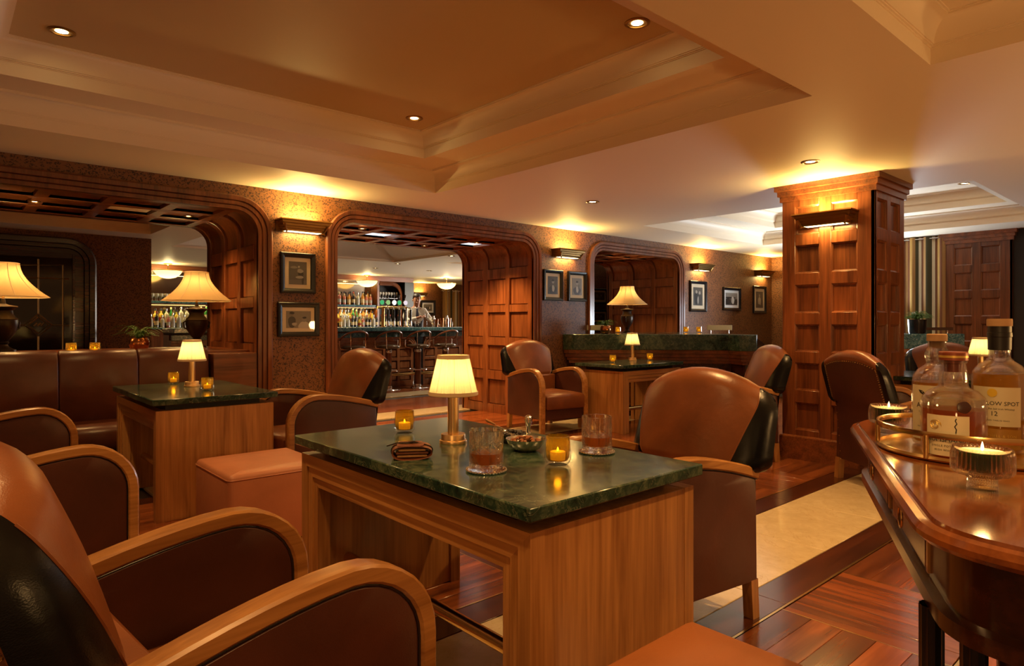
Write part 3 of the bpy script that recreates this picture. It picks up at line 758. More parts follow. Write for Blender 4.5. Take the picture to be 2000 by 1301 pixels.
# ------------------------------------------------------------------ banquette under the left arch, with a ledge behind
t = thing('banquette', 'dark brown leather banquette filling the left arch', 'sofa', (0, 5.92, 0))
def pad(x0, x1, prof, nm, mat):
    mb = MB(); rows = []
    for k, (f, w) in enumerate(((0.0, 0.86), (0.006, 0.95), (0.02, 1.0), (0.5, 1.0), (0.98, 1.0), (0.994, 0.95), (1.0, 0.86))):
        cy = sum(p[0] for p in prof)/len(prof); cz = sum(p[1] for p in prof)/len(prof)
        rows.append([(lerp(x0, x1, f), cy+(p[0]-cy)*w, cz+(p[1]-cz)*w) for p in prof])
    mb.grid(rows, True); mb.f.append(list(range(len(prof)))); n = len(mb.v); mb.f.append([n-len(prof)+i for i in range(len(prof))])
    mb.build(nm, mat, t, ang=50)
bp = [(0.02, 0.40), (-0.03, 0.55), (-0.015, 0.75), (-0.005, 0.90), (0.015, 0.955), (0.05, 0.982), (0.10, 0.985), (0.135, 0.96), (0.14, 0.40)]
sp = [(0.05, 0.28), (-0.45, 0.28), (-0.465, 0.32), (-0.46, 0.40), (-0.44, 0.435), (-0.38, 0.45), (0.05, 0.44)]
xe = [-1.35, -0.60, 0.06, 0.69, 1.22, 1.76]
for a_, b_ in zip(xe, xe[1:]):
    pad(a_+0.002, b_-0.002, bp, 'back_cushion', M['sofa']); pad(a_+0.002, b_-0.002, sp, 'seat_cushion', M['sofa'])
MB().box(-1.35, 1.76, -0.42, 0.13, 0.0, 0.28, 0.006).build('plinth', M['tan_dark'], t)
struct(MB().box(-0.47, 2.15, 6.05, 7.26, 0.915, 0.95, 0.006).box(-0.47, 2.15, 6.06, 6.10, 0.0, 0.915).box(1.78, 2.15, 5.86, 6.06, 0, 0.93, 0.004).build('trim_6', M['walnut_x']))

# ------------------------------------------------------------------ curved booth counter under the right arch
def rounded(poly, zs):
    mb = MB(); rows = [[(p[0], p[1], z) for p in poly] for z in zs]; return mb
def counter(name, label, poly, ztop, mats, base_in=0.05, cat='counter'):
    t = thing(name, label, cat, (poly[0][0], poly[0][1], 0)); ox, oy = poly[0]
    P_ = [(x-ox, y-oy) for x, y in poly]; n = len(P_)
    cx = sum(p[0] for p in P_)/n; cy = sum(p[1] for p in P_)/n
    def off(d):
        out = []
        for i in range(n):
            a = Vector(P_[i-1]); b = Vector(P_[i]); c = Vector(P_[(i+1) % n])
            e = ((b-a).normalized() + (c-b).normalized()); e = e.normalized() if e.length > 1e-6 else (c-b).normalized()
            nn = Vector((e.y, -e.x)); out.append((b.x - nn.x*d, b.y - nn.y*d))
        return out
    area = sum(P_[i-1][0]*P_[i][1]-P_[i][0]*P_[i-1][1] for i in range(n)); sg = 1 if area > 0 else -1
    def ring(d, z): return [(x, y, z) for x, y in off(d*sg)]
    mb = MB(); mb.grid([ring(0.006, ztop-0.20), ring(0.0, ztop-0.195), ring(0.0, ztop-0.006), ring(0.006, ztop)], True); mb.f.append([len(mb.v)-n+i for i in range(n)])
    mb.build('marble_top', mats[0], t, ang=30)
    mb = MB(); z = ztop-0.20
    mb.grid([ring(0.01, z), ring(0.012, z-0.045), ring(0.03, z-0.05), ring(0.03, z-0.09), ring(0.05, z-0.095), ring(0.05, z-0.13), ring(0.075, z-0.135), ring(0.075, z-0.17), ring(0.10, z-0.175)], True)
    mb.build('moulding', mats[1], t, ang=25)
    mb = MB(); mb.grid([ring(0.10, z-0.17), ring(0.10, 0.08), ring(0.085, 0.075), ring(0.085, 0.0)], True); mb.build('base', mats[2], t, ang=25)
    R = ring(0.092, 0)
    for i in range(n):
        a = Vector(R[i][:2]); b = Vector(R[(i+1) % n][:2]); L_ = (b-a).length
        if L_ < 0.35: continue
        m = max(1, round(L_/0.38)); d = (b-a)/L_
        nn = Vector((d.y, -d.x))*sg
        for k in range(m):
            p = a + d*(L_*(k+0.12)/m); q = a + d*(L_*(k+0.88)/m); w = (q-p).length
            MB().box(0, w, 0.13, z-0.24, -0.02, 0.006, 0.006, Mx((d.x, d.y, 0), (0, 0, 1), (nn.x, nn.y, 0), (p.x, p.y, 0))).build('panel', mats[1], t)
    return t
cp = [(6.05, 5.83), (6.06, 5.74)] + [(6.13, 5.64), (6.3, 5.48)] + [(6.7, 5.10), (7.1, 4.66), (7.40, 4.28)]
cp += [(7.47+0.16*math.cos(a), 4.12+0.16*math.sin(a)-0.02) for a in [PI*1.05, PI*1.25, PI*1.5, PI*1.75, 0]] + [(7.75, 4.4), (8.05, 4.9), (8.62, 5.3), (8.66, 5.83)]
counter('booth_counter', 'dark green marble booth counter curving out under the right arch', cp, 1.05, (M['green'], M['walnut_x'], M['mahog_d']))
ends = Vector((7.47, 4.10)); e2 = Vector((8.35, 5.0)); od = Vector((0.715, -0.70))
rows = []
for k in range(9):
    a = PI/2*k/8; rows.append([(*(lerp(ends.x, e2.x, u) + od.x*0.42*math.sin(a), lerp(ends.y, e2.y, u) + od.y*0.42*math.sin(a)), 1.05-0.62*(1-math.cos(a))) for u in (0, 0.33, 0.66, 1)])
bc = [o for o in COL.objects if o.name.startswith('booth_counter')][0]
MB().grid([[(p[0]-6.05, p[1]-5.83, p[2]) for p in r] for r in rows]).build('marble_end', M['green'], bc)
cp2 = [(9.45, 3.35), (9.55, 3.02), (9.9, 2.72), (10.12, 2.53), (10.20, 2.46), (10.27, 2.50), (10.29, 2.62), (10.29, 3.5), (9.6, 3.5)]
counter('booth_counter', 'blue green marble counter before the striped curtain', cp2, 1.05, (M['blue'], wood('counter_wood', (0.16, 0.055, 0.02), (0.42, 0.19, 0.085), 'x'), M['table_z']))
struct(MB().box(6.68, 8.67, 5.84, 7.26, 0.97, 1.02, 0.005).box(6.68, 8.67, 7.0, 7.04, 0, 0.97).build('trim_7', M['walnut_x']))

# ------------------------------------------------------------------ console table at right (top z .90), long straight side towards the aisle
def smooth_poly(pts, r, n=6):
    out = []; m = len(pts)
    for i in range(m):
        a = Vector(pts[i-1]); b = Vector(pts[i]); c = Vector(pts[(i+1) % m]); ri = r[i]
        if ri <= 0: out.append((b.x, b.y)); continue
        d1 = (a-b).normalized(); d2 = (c-b).normalized()
        p0 = b+d1*ri; p2 = b+d2*ri
        for k in range(n+1):
            t_ = k/n; q = p0*(1-t_)**2 + b*2*t_*(1-t_) + p2*t_**2; out.append((q.x, q.y))
    return out
ZC = 0.90
cpoly = smooth_poly([(1.955, 0.752), (1.012, 0.291), (0.992, 0.12), (1.2, -0.45), (2.35, -0.15), (2.38, 0.45), (2.26, 0.742)], [0.06, 0.085, 0.08, 0.25, 0.25, 0.25, 0.10])
def poly_off(P_, d):
    n = len(P_); area = sum(P_[i-1][0]*P_[i][1]-P_[i][0]*P_[i-1][1] for i in range(n)); sg = 1 if area > 0 else -1; out = []
    for i in range(n):
        a = Vector(P_[i-1]); b = Vector(P_[i]); c = Vector(P_[(i+1) % n]); e = ((b-a).normalized()+(c-b).normalized()).normalized()
        out.append((b.x - e.y*d*sg, b.y + e.x*d*sg))
    return out
t = thing('console_table', 'polished mahogany console at right carrying bottles on a brass tray', 'console table', (1.7, 0.2, 0))
cpoly = [(x*1.06, y*1.06) for x, y in cpoly]; loc = [(x-1.7, y-0.2) for x, y in cpoly]
def rng(d, z): return [(x, y, z) for x, y in poly_off(loc, d)]
mb = MB(); n = len(loc)
mb.grid([rng(0.03, ZC-0.034), rng(0.008, ZC-0.032), rng(0.0, ZC-0.024), rng(0.0, ZC-0.016), rng(0.006, ZC-0.007), rng(0.016, ZC-0.004), rng(0.017, ZC-0.007), rng(0.022, ZC-0.007), rng(0.024, ZC)], True); mb.fan(rng(0.024, ZC))
mb.build('tabletop', M['mahog'], t, ang=30)
mb = MB(); mb.grid([rng(0.045, ZC-0.03), rng(0.045, ZC-0.135), rng(0.030, ZC-0.140), rng(0.030, ZC-0.165), rng(0.05, ZC-0.168)], True); mb.f.append([len(mb.v)-n+i for i in range(n)])
mb.build('apron', M['mahog_d'], t, ang=30)
A0 = Vector((2.072-1.7, 0.797-0.2)); A1 = Vector((1.073-1.7, 0.308-0.2)); d = (A1-A0).normalized(); nn = Vector((d.y, -d.x))
if nn.dot(Vector((-1, 1))) < 0: nn = -nn
LL = (A1-A0).length
for k in range(2):
    p = A0 + d*(0.14+0.42*k) - nn*0.045; Mm = Mx((d.x, d.y, 0), (0, 0, 1), (nn.x, nn.y, 0), (p.x, p.y, 0))
    dr = MB().box(0.0, 0.34, ZC-0.128, ZC-0.045, -0.01, 0.006, 0.004, Mm).build('drawer', M['mahog_d'], t)
    MB().box(-0.012, 0.0, ZC-0.130, ZC-0.042, -0.01, 0.005, 0.001, Mm).box(0.34, 0.352, ZC-0.130, ZC-0.042, -0.01, 0.005, 0.001, Mm).build('inlay_strip', M['oak_z'], t)
    c = Mm @ Vector((0.17, ZC-0.085, 0.014))
    ring_ = [c + Vector((d.x, d.y, 0))*0.018*math.cos(a) + Vector((0, 0, 1))*0.02*math.sin(a) + Vector((nn.x, nn.y, 0))*0.004 for a in [2*PI*i/14 for i in range(14)]]
    MB().tube(ring_, 0.0022, 6, True).ball((c.x-nn.x*0.006, c.y-nn.y*0.006, c.z+0.02), 0.007, 8, 6).build('handle', M['brass'], dr)
for (x, y, turned) in ((1.228, 0.342, 0), (1.19, 0.275, 0), (1.222, 0.222, 1), (2.25, 0.45, 0), (2.2, 0.3, 1), (1.35, -0.45, 0), (2.2, -0.1, 0)):
    mb = MB()
    if turned: mb.lathe([(0.024, ZC-0.165), (0.025, ZC-0.20), (0.030, ZC-0.21), (0.030, ZC-0.225), (0.022, ZC-0.235), (0.025, ZC-0.25), (0.025, ZC-0.265), (0.019, ZC-0.275), (0.021, 0.30), (0.012, 0.05), (0.016, 0.0)], 18, (x-1.7, y-0.2, 0))
    else: mb.lathe([(0.018, ZC-0.165), (0.0175, 0.4), (0.013, 0.03), (0.013, 0.0)], 24, (x-1.7, y-0.2, 0), wob=lambda a, z: 1+0.05*math.cos(12*a))
    mb.build('leg', M['mahog_d'] if turned else M['black'], t)
# ================================================================== LAMPS AND FITTINGS
def downlight(x, y, z, label, e=9, ang=115, r=0.05, group=None, col=WARM):
    t = thing('downlight', label, 'ceiling light', (x, y, z), 0, group)
    MB().lathe([(r*1.35, 0.0), (r*1.35, -0.004), (r*1.1, -0.008), (r*1.0, -0.005), (r*0.95, 0.004)], 20).build('trim_ring', M['antique'], t)
    MB().lathe([(r*0.95, 0.004), (r*0.62, 0.001), (r*0.5, 0.0)], 20).build('reflector', M['brass'], t)
    MB().lathe([(r*0.62, -0.0015), (r*0.3, -0.003), (0.0005, -0.0035)], 16).build('lamp', M['bulb'], t)
    light('downlight_lamp', 'SPOT', (0, 0, -0.03), e, col, (0, 0, 0), 0.03, math.radians(ang), 1.0, parent=t)
for (x, y, z, lb, e) in ((0.515, 4.31, 2.80, 'recessed spotlight at the left end of the big ceiling coffer', 55), (2.80, 4.31, 2.80, 'recessed spotlight in the inner far corner of the big ceiling coffer', 55),
                         (2.80, 2.15, 2.80, 'recessed spotlight near the right lip of the big ceiling coffer', 70), (0.515, 2.15, 2.80, 'recessed spotlight in the big coffer, out of view overhead', 60), (4.92, 4.33, CEIL, 'recessed spotlight in the flat ceiling before the middle arch', 40),
                         (4.92, 2.165, CEIL, 'recessed spotlight just above the panelled pillar', 45), (8.84, 2.13, 2.80, 'recessed spotlight in the white coffer behind the pillar', 40), (2.80, 0.30, 2.80, 'recessed spotlight in the near ceiling coffer over the console', 110), (0.6, 0.30, 2.80, 'recessed spotlight in the near ceiling coffer above the camera', 50)):
    downlight(x, y, z, lb, e)
for (x, y, lb, e) in ((3.35, 6.15, 'small spotlight in the middle arch soffit, front left', 95), (3.05, 7.0, 'small spotlight in the middle arch soffit, back left', 70), (5.0, 6.3, 'small spotlight in the middle arch soffit, front right', 95), (4.7, 7.0, 'small spotlight in the middle arch soffit, back right', 70),
                      (0.6, 6.55, 'small spotlight in the left arch soffit, nearer the picture edge', 30), (1.75, 6.5, 'small spotlight in the left arch soffit, nearer the curved corner', 30), (7.3, 6.6, 'small spotlight hidden in the right arch soffit', 45)):
    downlight(x, y, 2.19, lb, e, 120, 0.035, 'spotlights in the arch soffits')
for (x, y, lb) in ((7.1, 11.54, 'spotlight in the bar ceiling just beyond the coffer corner'), (7.0, 9.55, 'spotlight in the bar ceiling by the arch curve'), (7.3, 12.8, 'spotlight in the bar ceiling above the bartender'), (4.3, 12.2, 'spotlight in the bar ceiling seen beside the left urn lamp'), (8.6, 12.6, 'spotlight in the bar ceiling on the right behind the arch')):
    downlight(x, y, CEIL, lb, 45, 140, 0.05, 'spotlights in the bar ceiling', (1.0, 0.80, 0.52))

# ------------------------------------------------------------------ brass wall sconces (a shallow stepped cornice that washes light up and down)
def make_sconce(label, loc, rz):
    t = thing('wall_sconce', label, 'wall light', loc, rz, 'stepped brass wall sconces')     # local: +y out of the wall, x along it
    w = 0.245
    prof = [(0.165, 0.055), (0.168, 0.045), (0.150, 0.038), (0.146, 0.020), (0.134, 0.014), (0.130, -0.004), (0.118, -0.010), (0.114, -0.026), (0.100, -0.034), (0.098, -0.050)]
    rows = []
    for (o, z) in prof:
        q = w - (0.165-o)*0.9
        rows.append([(-q, 0.0, z), (-q, o, z), (q, o, z), (q, 0.0, z)])
    MB().grid(rows).build('shell', M['antique'], t, ang=15)
    for s in (-1, 1):
        MB().tube([(s*0.19, 0.02, 0.04), (s*0.205, 0.09, 0.03), (s*0.20, 0.135, 0.0), (s*0.19, 0.115, -0.03), (s*0.175, 0.11, -0.055), (s*0.185, 0.125, -0.065)], [0.012, 0.013, 0.012, 0.010, 0.009, 0.006], 8).build('scroll_bracket', M['antique'], t)
    MB().box(-0.165, 0.165, 0.012, 0.096, -0.050, -0.046, 0.001).build('diffuser', M['bulb_soft'], t)
    MB().box(-w+0.01, w-0.01, 0.0, 0.012, -0.05, 0.055).build('back_plate', M['antique'], t)
    light('sconce_up', 'AREA', (0, 0.085, 0.05), 8, YEL, (PI, 0, 0), 0.30, sy=0.06, parent=t)
    light('sconce_down', 'AREA', (0, 0.055, -0.056), 2.2, YEL, (0, 0, 0), 0.30, sy=0.06, parent=t)
    return t
for (x, lb) in ((2.546, 'brass wall sconce between the left and middle arches'), (6.10, 'brass wall sconce between the middle and right arches'),
                (9.22, 'brass wall sconce just right of the right arch'), (11.25, 'brass wall sconce in the far right corner')):
    make_sconce(lb, (x, WY, 2.085), PI)
make_sconce('brass wall sconce on the panelled pillar', (5.66, 2.34, 2.07), PI/2)
X_, Z_ = onY(822, 584, 16.7)
make_sconce('brass wall sconce far behind the bartender', (onY(818, 575, 16.7)[0], 16.7, onY(818, 575, 16.7)[1]), PI)

# ------------------------------------------------------------------ small gold table lamps with a pleated shade
def make_lamp(label, loc):
    t = thing('table_lamp', label, 'lamp', loc, 0, 'small gold table lamps')
    k = 48
    sh = MB(); rows = []
    for (r, z) in ((0.0925, 0.187), (0.088, 0.205), (0.075, 0.26), (0.063, 0.315), (0.0595, 0.330)):
        rows.append([((r*(1+0.012*math.cos(k*a)+0.006*math.cos(7*a+1)))*math.cos(a), (r*(1+0.012*math.cos(k*a)+0.006*math.cos(7*a+1)))*math.sin(a), z) for a in [2*PI*i/(k*4) for i in range(k*4)]])
    sh.grid(rows, True); s_ = sh.build('shade', M['shade'], t)
    MB().lathe([(0.0935, 0.183), (0.0955, 0.185), (0.0945, 0.198), (0.0915, 0.197)], 40).build('shade_hem', M['hem'], s_)
    MB().lathe([(0.0600, 0.321), (0.0625, 0.322), (0.0605, 0.336), (0.058, 0.335)], 40).build('shade_hem', M['hem'], s_)
    rb = MB()
    for i in range(8):
        a = 2*PI*i/8+0.2; rb.tube([(0.0935*math.cos(a), 0.0935*math.sin(a), 0.19), (0.061*math.cos(a), 0.061*math.sin(a), 0.328)], 0.0008, 4)
    rb.build('rib', M['hem'], s_)
    MB().lathe([(0.0215, 0.03), (0.0215, 0.225), (0.012, 0.228), (0.0, 0.228)], 24).build('stem', M['gold'], t)
    MB().lathe([(0.0, 0.0), (0.052, 0.0), (0.0525, 0.002), (0.0525, 0.011), (0.0515, 0.013), (0.047, 0.014), (0.0465, 0.016), (0.0465, 0.034), (0.0455, 0.036), (0.021, 0.036)], 36).build('base', M['gold'], t)
    MB().ball((0, 0, 0.255), 0.018, 10, 8).build('bulb', M['bulb'], t)
    light('table_lamp_bulb', 'POINT', (0, 0, 0.262), 1.0, (1.0, 0.72, 0.27), size=0.02, parent=t)
    return t
l0 = make_lamp('pleated gold lamp on the front marble table', (1.478, 2.005, 0.74))
for (x, y, lb) in ((1.375, 5.017, 'pleated gold lamp on the left marble table by the banquette'), (6.322, 4.928, 'small lit lamp on the far marble table before the dark counter'), (6.49, 1.45, 'small lit lamp at the right edge behind the bottles')):
    o = dup(l0, (x, y, 0.74), 0.3, lb)
    light('table_lamp_bulb', 'POINT', (0, 0, 0.262), 1.0, (1.0, 0.72, 0.27), size=0.02, parent=o)
for o in [c for c in COL.objects if c.type == 'LIGHT' and c.name.startswith('table_lamp_bulb')]: pass

# ------------------------------------------------------------------ big urn lamps with flared shades
def make_urn(label, loc, rz):
    t = thing('urn_lamp', label, 'lamp', loc, rz, 'urn lamps with flared shades')
    n = 10; rows = []
    for i in range(11):
        u = i/10; r = 0.105 + 0.20*(1-u)**1.9; z = 0.455 + 0.27*u
        rows.append([(r*math.cos(2*PI*(j/4)/n)*(1-0.035*math.sin(PI*(j % 4)/4)), r*math.sin(2*PI*(j/4)/n)*(1-0.035*math.sin(PI*(j % 4)/4)), z) for j in range(n*4)])
    s_ = MB().grid(rows, True).build('shade', M['shade_big'], t, ang=30)
    rb = MB()
    for j in range(n): rb.tube([rows[i][j*4] for i in range(11)], 0.0025, 5)
    rb.tube([p for p in rows[-1]], 0.004, 6, True); rb.tube([p for p in rows[0]], 0.003, 6, True)
    rb.build('trim_braid', M['hem'], s_)
    MB().lathe([(0.0, 0.0), (0.085, 0.0), (0.085, 0.03), (0.06, 0.04), (0.035, 0.06), (0.028, 0.075), (0.04, 0.09), (0.032, 0.10), (0.055, 0.13), (0.085, 0.18), (0.098, 0.235), (0.095, 0.27), (0.099, 0.275), (0.090, 0.285), (0.066, 0.315), (0.062, 0.345), (0.085, 0.365), (0.098, 0.375), (0.092, 0.382), (0.04, 0.39), (0.018, 0.40), (0.012, 0.44)], 28).build('urn', M['bronze'], t)
    for s in (-1, 1):
        MB().tube([(s*0.093, 0, 0.27), (s*0.125, 0, 0.25), (s*0.118, 0, 0.20), (s*0.088, 0, 0.19)], 0.008, 8).build('handle', M['bronze'], t)
    MB().tube([(0, 0, 0.43), (0, 0, 0.60)], 0.009, 8).build('stem', M['brass'], t)
    MB().ball((0, 0, 0.60), 0.035, 12, 8).build('bulb', M['bulb'], t)
    light('urn_lamp_bulb', 'POINT', (0, 0, 0.59), 8.5, (1.0, 0.62, 0.22), size=0.04, parent=t)
    return t
u0 = make_urn('tall urn lamp on the ledge behind the banquette, right one', (1.845, 6.58, 0.95), 0.2)
for (x, y, z, lb) in ((0.40, 6.58, 0.95, 'tall urn lamp cut off by the left edge of the picture'), (7.84, 6.21, 1.02, 'urn lamp under the right arch above the dark counter')):
    o = dup(u0, (x, y, z), 0.5, lb); light('urn_lamp_bulb', 'POINT', (0, 0, 0.59), 8.5, (1.0, 0.62, 0.22), size=0.04, parent=o)

# ------------------------------------------------------------------ framed photographs
def make_frame(label, x0, z1, x1, z0, fw, Y, scene, mount=None, dark=False):
    w, h = x1-x0, z1-z0
    t = thing('framed_photograph', label, 'picture', ((x0+x1)/2, Y, (z0+z1)/2), 0, 'framed photographs on the walls')
    a, b = w/2, h/2
    out = [(-a, -b), (a, -b), (a, b), (-a, b)]
    rows = [[(x, y, z) for x, z in [(sx*(a-i), sz*(b-i)) for sx, sz in ((-1, -1), (1, -1), (1, 1), (-1, 1))]] for (i, y) in ((0.0, 0.0), (0.0, -0.028), (0.006, -0.034), (fw*0.5, -0.030), (fw-0.006, -0.020), (fw, -0.010))]
    MB().grid(rows, True).build('frame', M['black'], t, ang=15)
    MB().box(-a+fw-0.002, a-fw+0.002, -0.009, -0.004, -b+fw-0.002, b-fw+0.002).build('mount', mount or M['mat'], t, smooth=False)
    mw = min(w, h)*0.11; pa, pb = a-fw-mw, b-fw-mw
    g = 0.10 if dark else 0.22
    ph = MB().box(-pa, pa, -0.011, -0.008, -pb, pb).build('photo_print', plain('print_ground', (g, g*0.9, g*0.75), 0.4), t, smooth=False)
    k = 0
    for (kind, cx, cz, sx, sz, tone) in scene:
        mb = MB()
        q = [(cx*pa + sx*pa*math.cos(a_)*(1+0.12*math.sin(3*a_+k)), cz*pb + sz*pb*math.sin(a_)*(1+0.10*math.cos(2*a_+k))) for a_ in [2*PI*i/14 for i in range(14)]]
        if kind == 'r': q = [((cx-sx)*pa, (cz-sz)*pb), ((cx+sx)*pa, (cz-sz)*pb), ((cx+sx)*pa, (cz+sz)*pb), ((cx-sx)*pa, (cz+sz)*pb)]
        q = [(max(-pa, min(pa, x)), max(-pb, min(pb, z))) for x, z in q]
        mb.prism(q, 0.0112+k*0.0003, 0.0115+k*0.0003, Mx((1, 0, 0), (0, 0, 1), (0, -1, 0), (0, 0, 0)))
        mb.build('figure_print', plain('print_tone', (tone, tone*0.92, tone*0.8), 0.4), ph, smooth=False); k += 1
    MB().box(-a+fw, a-fw, -0.0165, -0.0155, -b+fw, b-fw).build('glass', M['clear'], t, smooth=False)
    return t
portrait = [('e', 0.0, -0.55, 0.75, 0.55, 0.05), ('e', 0.05, -0.35, 0.25, 0.4, 0.45), ('e', 0.0, 0.42, 0.24, 0.22, 0.32), ('e', 0.0, 0.56, 0.25, 0.12, 0.02)]
f = WY - 0.001
make_frame('black framed photo of a man with a horse, upper of the pair on the pier', 2.349, 1.847, 2.683, 1.471, 0.045, f, [('r', 0, -0.8, 1, 0.2, 0.13), ('e', 0.3, -0.1, 0.3, 0.34, 0.02), ('e', 0.25, 0.2, 0.35, 0.18, 0.28), ('e', -0.45, 0.5, 0.4, 0.10, 0.22), ('e', 0.2, -0.35, 0.45, 0.12, 0.35), ('e', 0.55, -0.7, 0.12, 0.3, 0.03), ('e', 0.1, 0.55, 0.1, 0.1, 0.4)], dark=True)
make_frame('black framed photo of two seated people, lower of the pair on the pier', 2.325, 1.386, 2.722, 1.069, 0.045, f, [('e', -0.55, -0.3, 0.3, 0.75, 0.05), ('e', -0.6, 0.65, 0.2, 0.24, 0.16), ('e', -0.55, 0.78, 0.2, 0.14, 0.02), ('e', 0.45, -0.75, 0.5, 0.5, 0.5), ('e', 0.45, 0.0, 0.18, 0.28, 0.25), ('e', 0.47, 0.22, 0.17, 0.12, 0.02), ('e', -0.35, -0.55, 0.2, 0.2, 0.4)])
make_frame('black framed portrait, left of the pair beside the middle arch', 5.70, 1.870, 6.045, 1.478, 0.045, f, portrait, dark=True)
make_frame('black framed portrait, right of the pair beside the middle arch', 6.145, 1.868, 6.50, 1.478, 0.045, f, portrait + [('e', 0.35, -0.1, 0.15, 0.35, 0.12)])
make_frame('black framed photo of a couple just right of the right arch', 8.945, 1.868, 9.42, 1.372, 0.05, f, [('e', -0.4, -0.2, 0.4, 0.8, 0.03), ('e', 0.4, -0.3, 0.4, 0.7, 0.06), ('e', -0.35, 0.5, 0.2, 0.18, 0.35), ('e', 0.35, 0.4, 0.2, 0.18, 0.38), ('e', 0.0, -0.4, 0.15, 0.4, 0.4)], dark=True)
make_frame('framed photo of a river in a bright white mount, middle of the right wall', 9.93, 1.800, 10.50, 1.405, 0.05, f, [('r', 0, 0.5, 1, 0.5, 0.30), ('e', -0.2, 0.2, 0.9, 0.15, 0.03), ('e', 0.2, -0.2, 0.25, 0.6, 0.65), ('e', -0.6, -0.4, 0.4, 0.5, 0.04), ('e', 0.75, -0.4, 0.3, 0.4, 0.06)], M['white'], True)
make_frame('narrow framed photo of a player under the far right sconce', 10.95, 1.860, 11.41, 1.365, 0.05, f, [('e', 0.0, -0.3, 0.4, 0.7, 0.45), ('e', 0, 0.5, 0.2, 0.2, 0.3), ('e', -0.1, -0.8, 0.5, 0.25, 0.1)], dark=True)
for (ya, yb, lb) in ((563, 593.5, 'framed picture seen through the right arch, upper one'), (605, 632, 'framed picture seen through the right arch, lower one')):
    a_ = onY(1152, ya, 8.9); b_ = onY(1184.5, yb, 8.9)
    make_frame(lb, a_[0], a_[1], b_[0], b_[1], 0.04, 8.899, [('e', 0, -0.2, 0.6, 0.3, 0.15), ('e', 0.4, 0.2, 0.15, 0.2, 0.35), ('e', -0.3, 0.1, 0.2, 0.4, 0.25)], dark=True)
a_ = onY(820.5, 586, 16.7); b_ = onY(850, 615.5, 16.7)
make_frame('framed black and white picture behind the bartender', a_[0], a_[1], b_[0], b_[1], 0.075, 16.699, [('e', 0, -0.5, 0.9, 0.4, 0.12), ('e', -0.3, -0.1, 0.15, 0.4, 0.05), ('e', 0.1, -0.1, 0.2, 0.4, 0.05), ('e', 0.4, -0.1, 0.15, 0.35, 0.6)], M['white'])
# ================================================================== THINGS ON THE TABLES
def text_mesh(txt, size, font_bold=False, spacing=1.0):
    c = bpy.data.curves.new('lettering', 'FONT'); c.body = txt; c.size = size; c.align_x = 'CENTER'; c.align_y = 'CENTER'; c.space_character = spacing; c.resolution_u = 2
    o = bpy.data.objects.new('lettering', c); COL.objects.link(o)
    dg = bpy.context.evaluated_depsgraph_get(); me = bpy.data.meshes.new_from_object(o.evaluated_get(dg)); bpy.data.objects.remove(o)
    return me
def wrap_text(txt, size, r, z, ang0, mat, parent, spacing=1.0):
    me = text_mesh(txt, size, spacing=spacing); me.materials.clear(); me.materials.append(mat)
    for v in me.vertices:
        a = ang0 + v.co.x/r; zz = z + v.co.y; v.co = (r*math.cos(a), r*math.sin(a), zz)
    return put('lettering', me, parent)
def flat_label(r, z0, z1, a0, a1, mat, parent, name='paper_label', n=16):
    rows = [[(r*math.cos(lerp(a0, a1, k/n)), r*math.sin(lerp(a0, a1, k/n)), z) for k in range(n+1)] for z in (z0, z1)]
    return MB().grid(rows).build(name, mat, parent)
# ------------------------------------------------------------------ amber ribbed votives
def make_votive(label, loc, group):
    t = thing('votive', label, 'candle holder', loc, 0, group); n = 96
    wob = lambda a, z: 1 + (0.03*abs(math.cos(8*a)) if 0.015 < z < 0.085 else 0.0)
    MB().lathe([(0.0, 0.0), (0.030, 0.0), (0.036, 0.005), (0.041, 0.014), (0.0425, 0.022), (0.0405, 0.05), (0.0385, 0.0925), (0.0355, 0.0935)], n, wob=wob).build('glass_body', M['votive_glass'], t, ang=60)
    MB().lathe([(0.0, 0.014), (0.028, 0.014), (0.034, 0.024), (0.035, 0.05), (0.0345, 0.092)], n, wob=lambda a, z: 1+0.10*abs(math.cos(8*a))).build('amber_liner', M['amber'], t, ang=60)
    MB().lathe([(0.0, 0.016), (0.024, 0.016), (0.0245, 0.042), (0.022, 0.043), (0.0, 0.041)], 20).build('candle', M['wax'], t)
    MB().lathe([(0.0, 0.043), (0.003, 0.045), (0.0034, 0.048), (0.002, 0.053), (0.0, 0.057)], 10).build('flame', M['flame'], t)
    light('votive_flame', 'POINT', (0, 0, 0.062), 0.10, (1.0, 0.6, 0.18), size=0.012, parent=t)
    return t
VG = 'amber ribbed glass votives'
v0 = make_votive('amber ribbed votive at the back of the front marble table beside the wallet', (1.464, 2.328, 0.74), VG)
def votive(x, y, z, lb, s=1.0):
    o = dup(v0, (x, y, z), random.uniform(0, 6), lb, VG); o.scale = (s, s, s)
    light('votive_flame', 'POINT', (0, 0, 0.062), 0.10, (1.0, 0.6, 0.18), size=0.012, parent=o)
votive(1.508, 1.477, 0.74, 'amber ribbed votive in front on the marble table, between the two tumblers')
votive(1.329, 5.318, 0.74, 'amber votive left of the lamp on the left marble table', 0.95)
votive(1.37, 4.647, 0.74, 'amber votive right of the lamp on the left marble table', 0.95)
votive(5.80, 4.80, 0.74, 'amber votive left of the small lamp on the far marble table', 0.95)
votive(6.50, 4.80, 0.74, 'amber votive right of the small lamp on the far marble table', 0.95)
votive(0.80, 6.17, 0.95, 'amber votive on the ledge behind the banquette, left of two', 0.95)
votive(0.96, 6.17, 0.95, 'amber votive on the ledge behind the banquette, right of two', 0.95)
votive(7.10, 5.78, 1.05, 'amber votive on the dark counter beside the copper plant pot', 0.95)
votive(8.15, 5.38, 1.05, 'amber votive on the dark counter near its right end, left of two', 0.95)
votive(8.30, 5.26, 1.05, 'amber votive on the dark counter near its right end, right of two', 0.95)

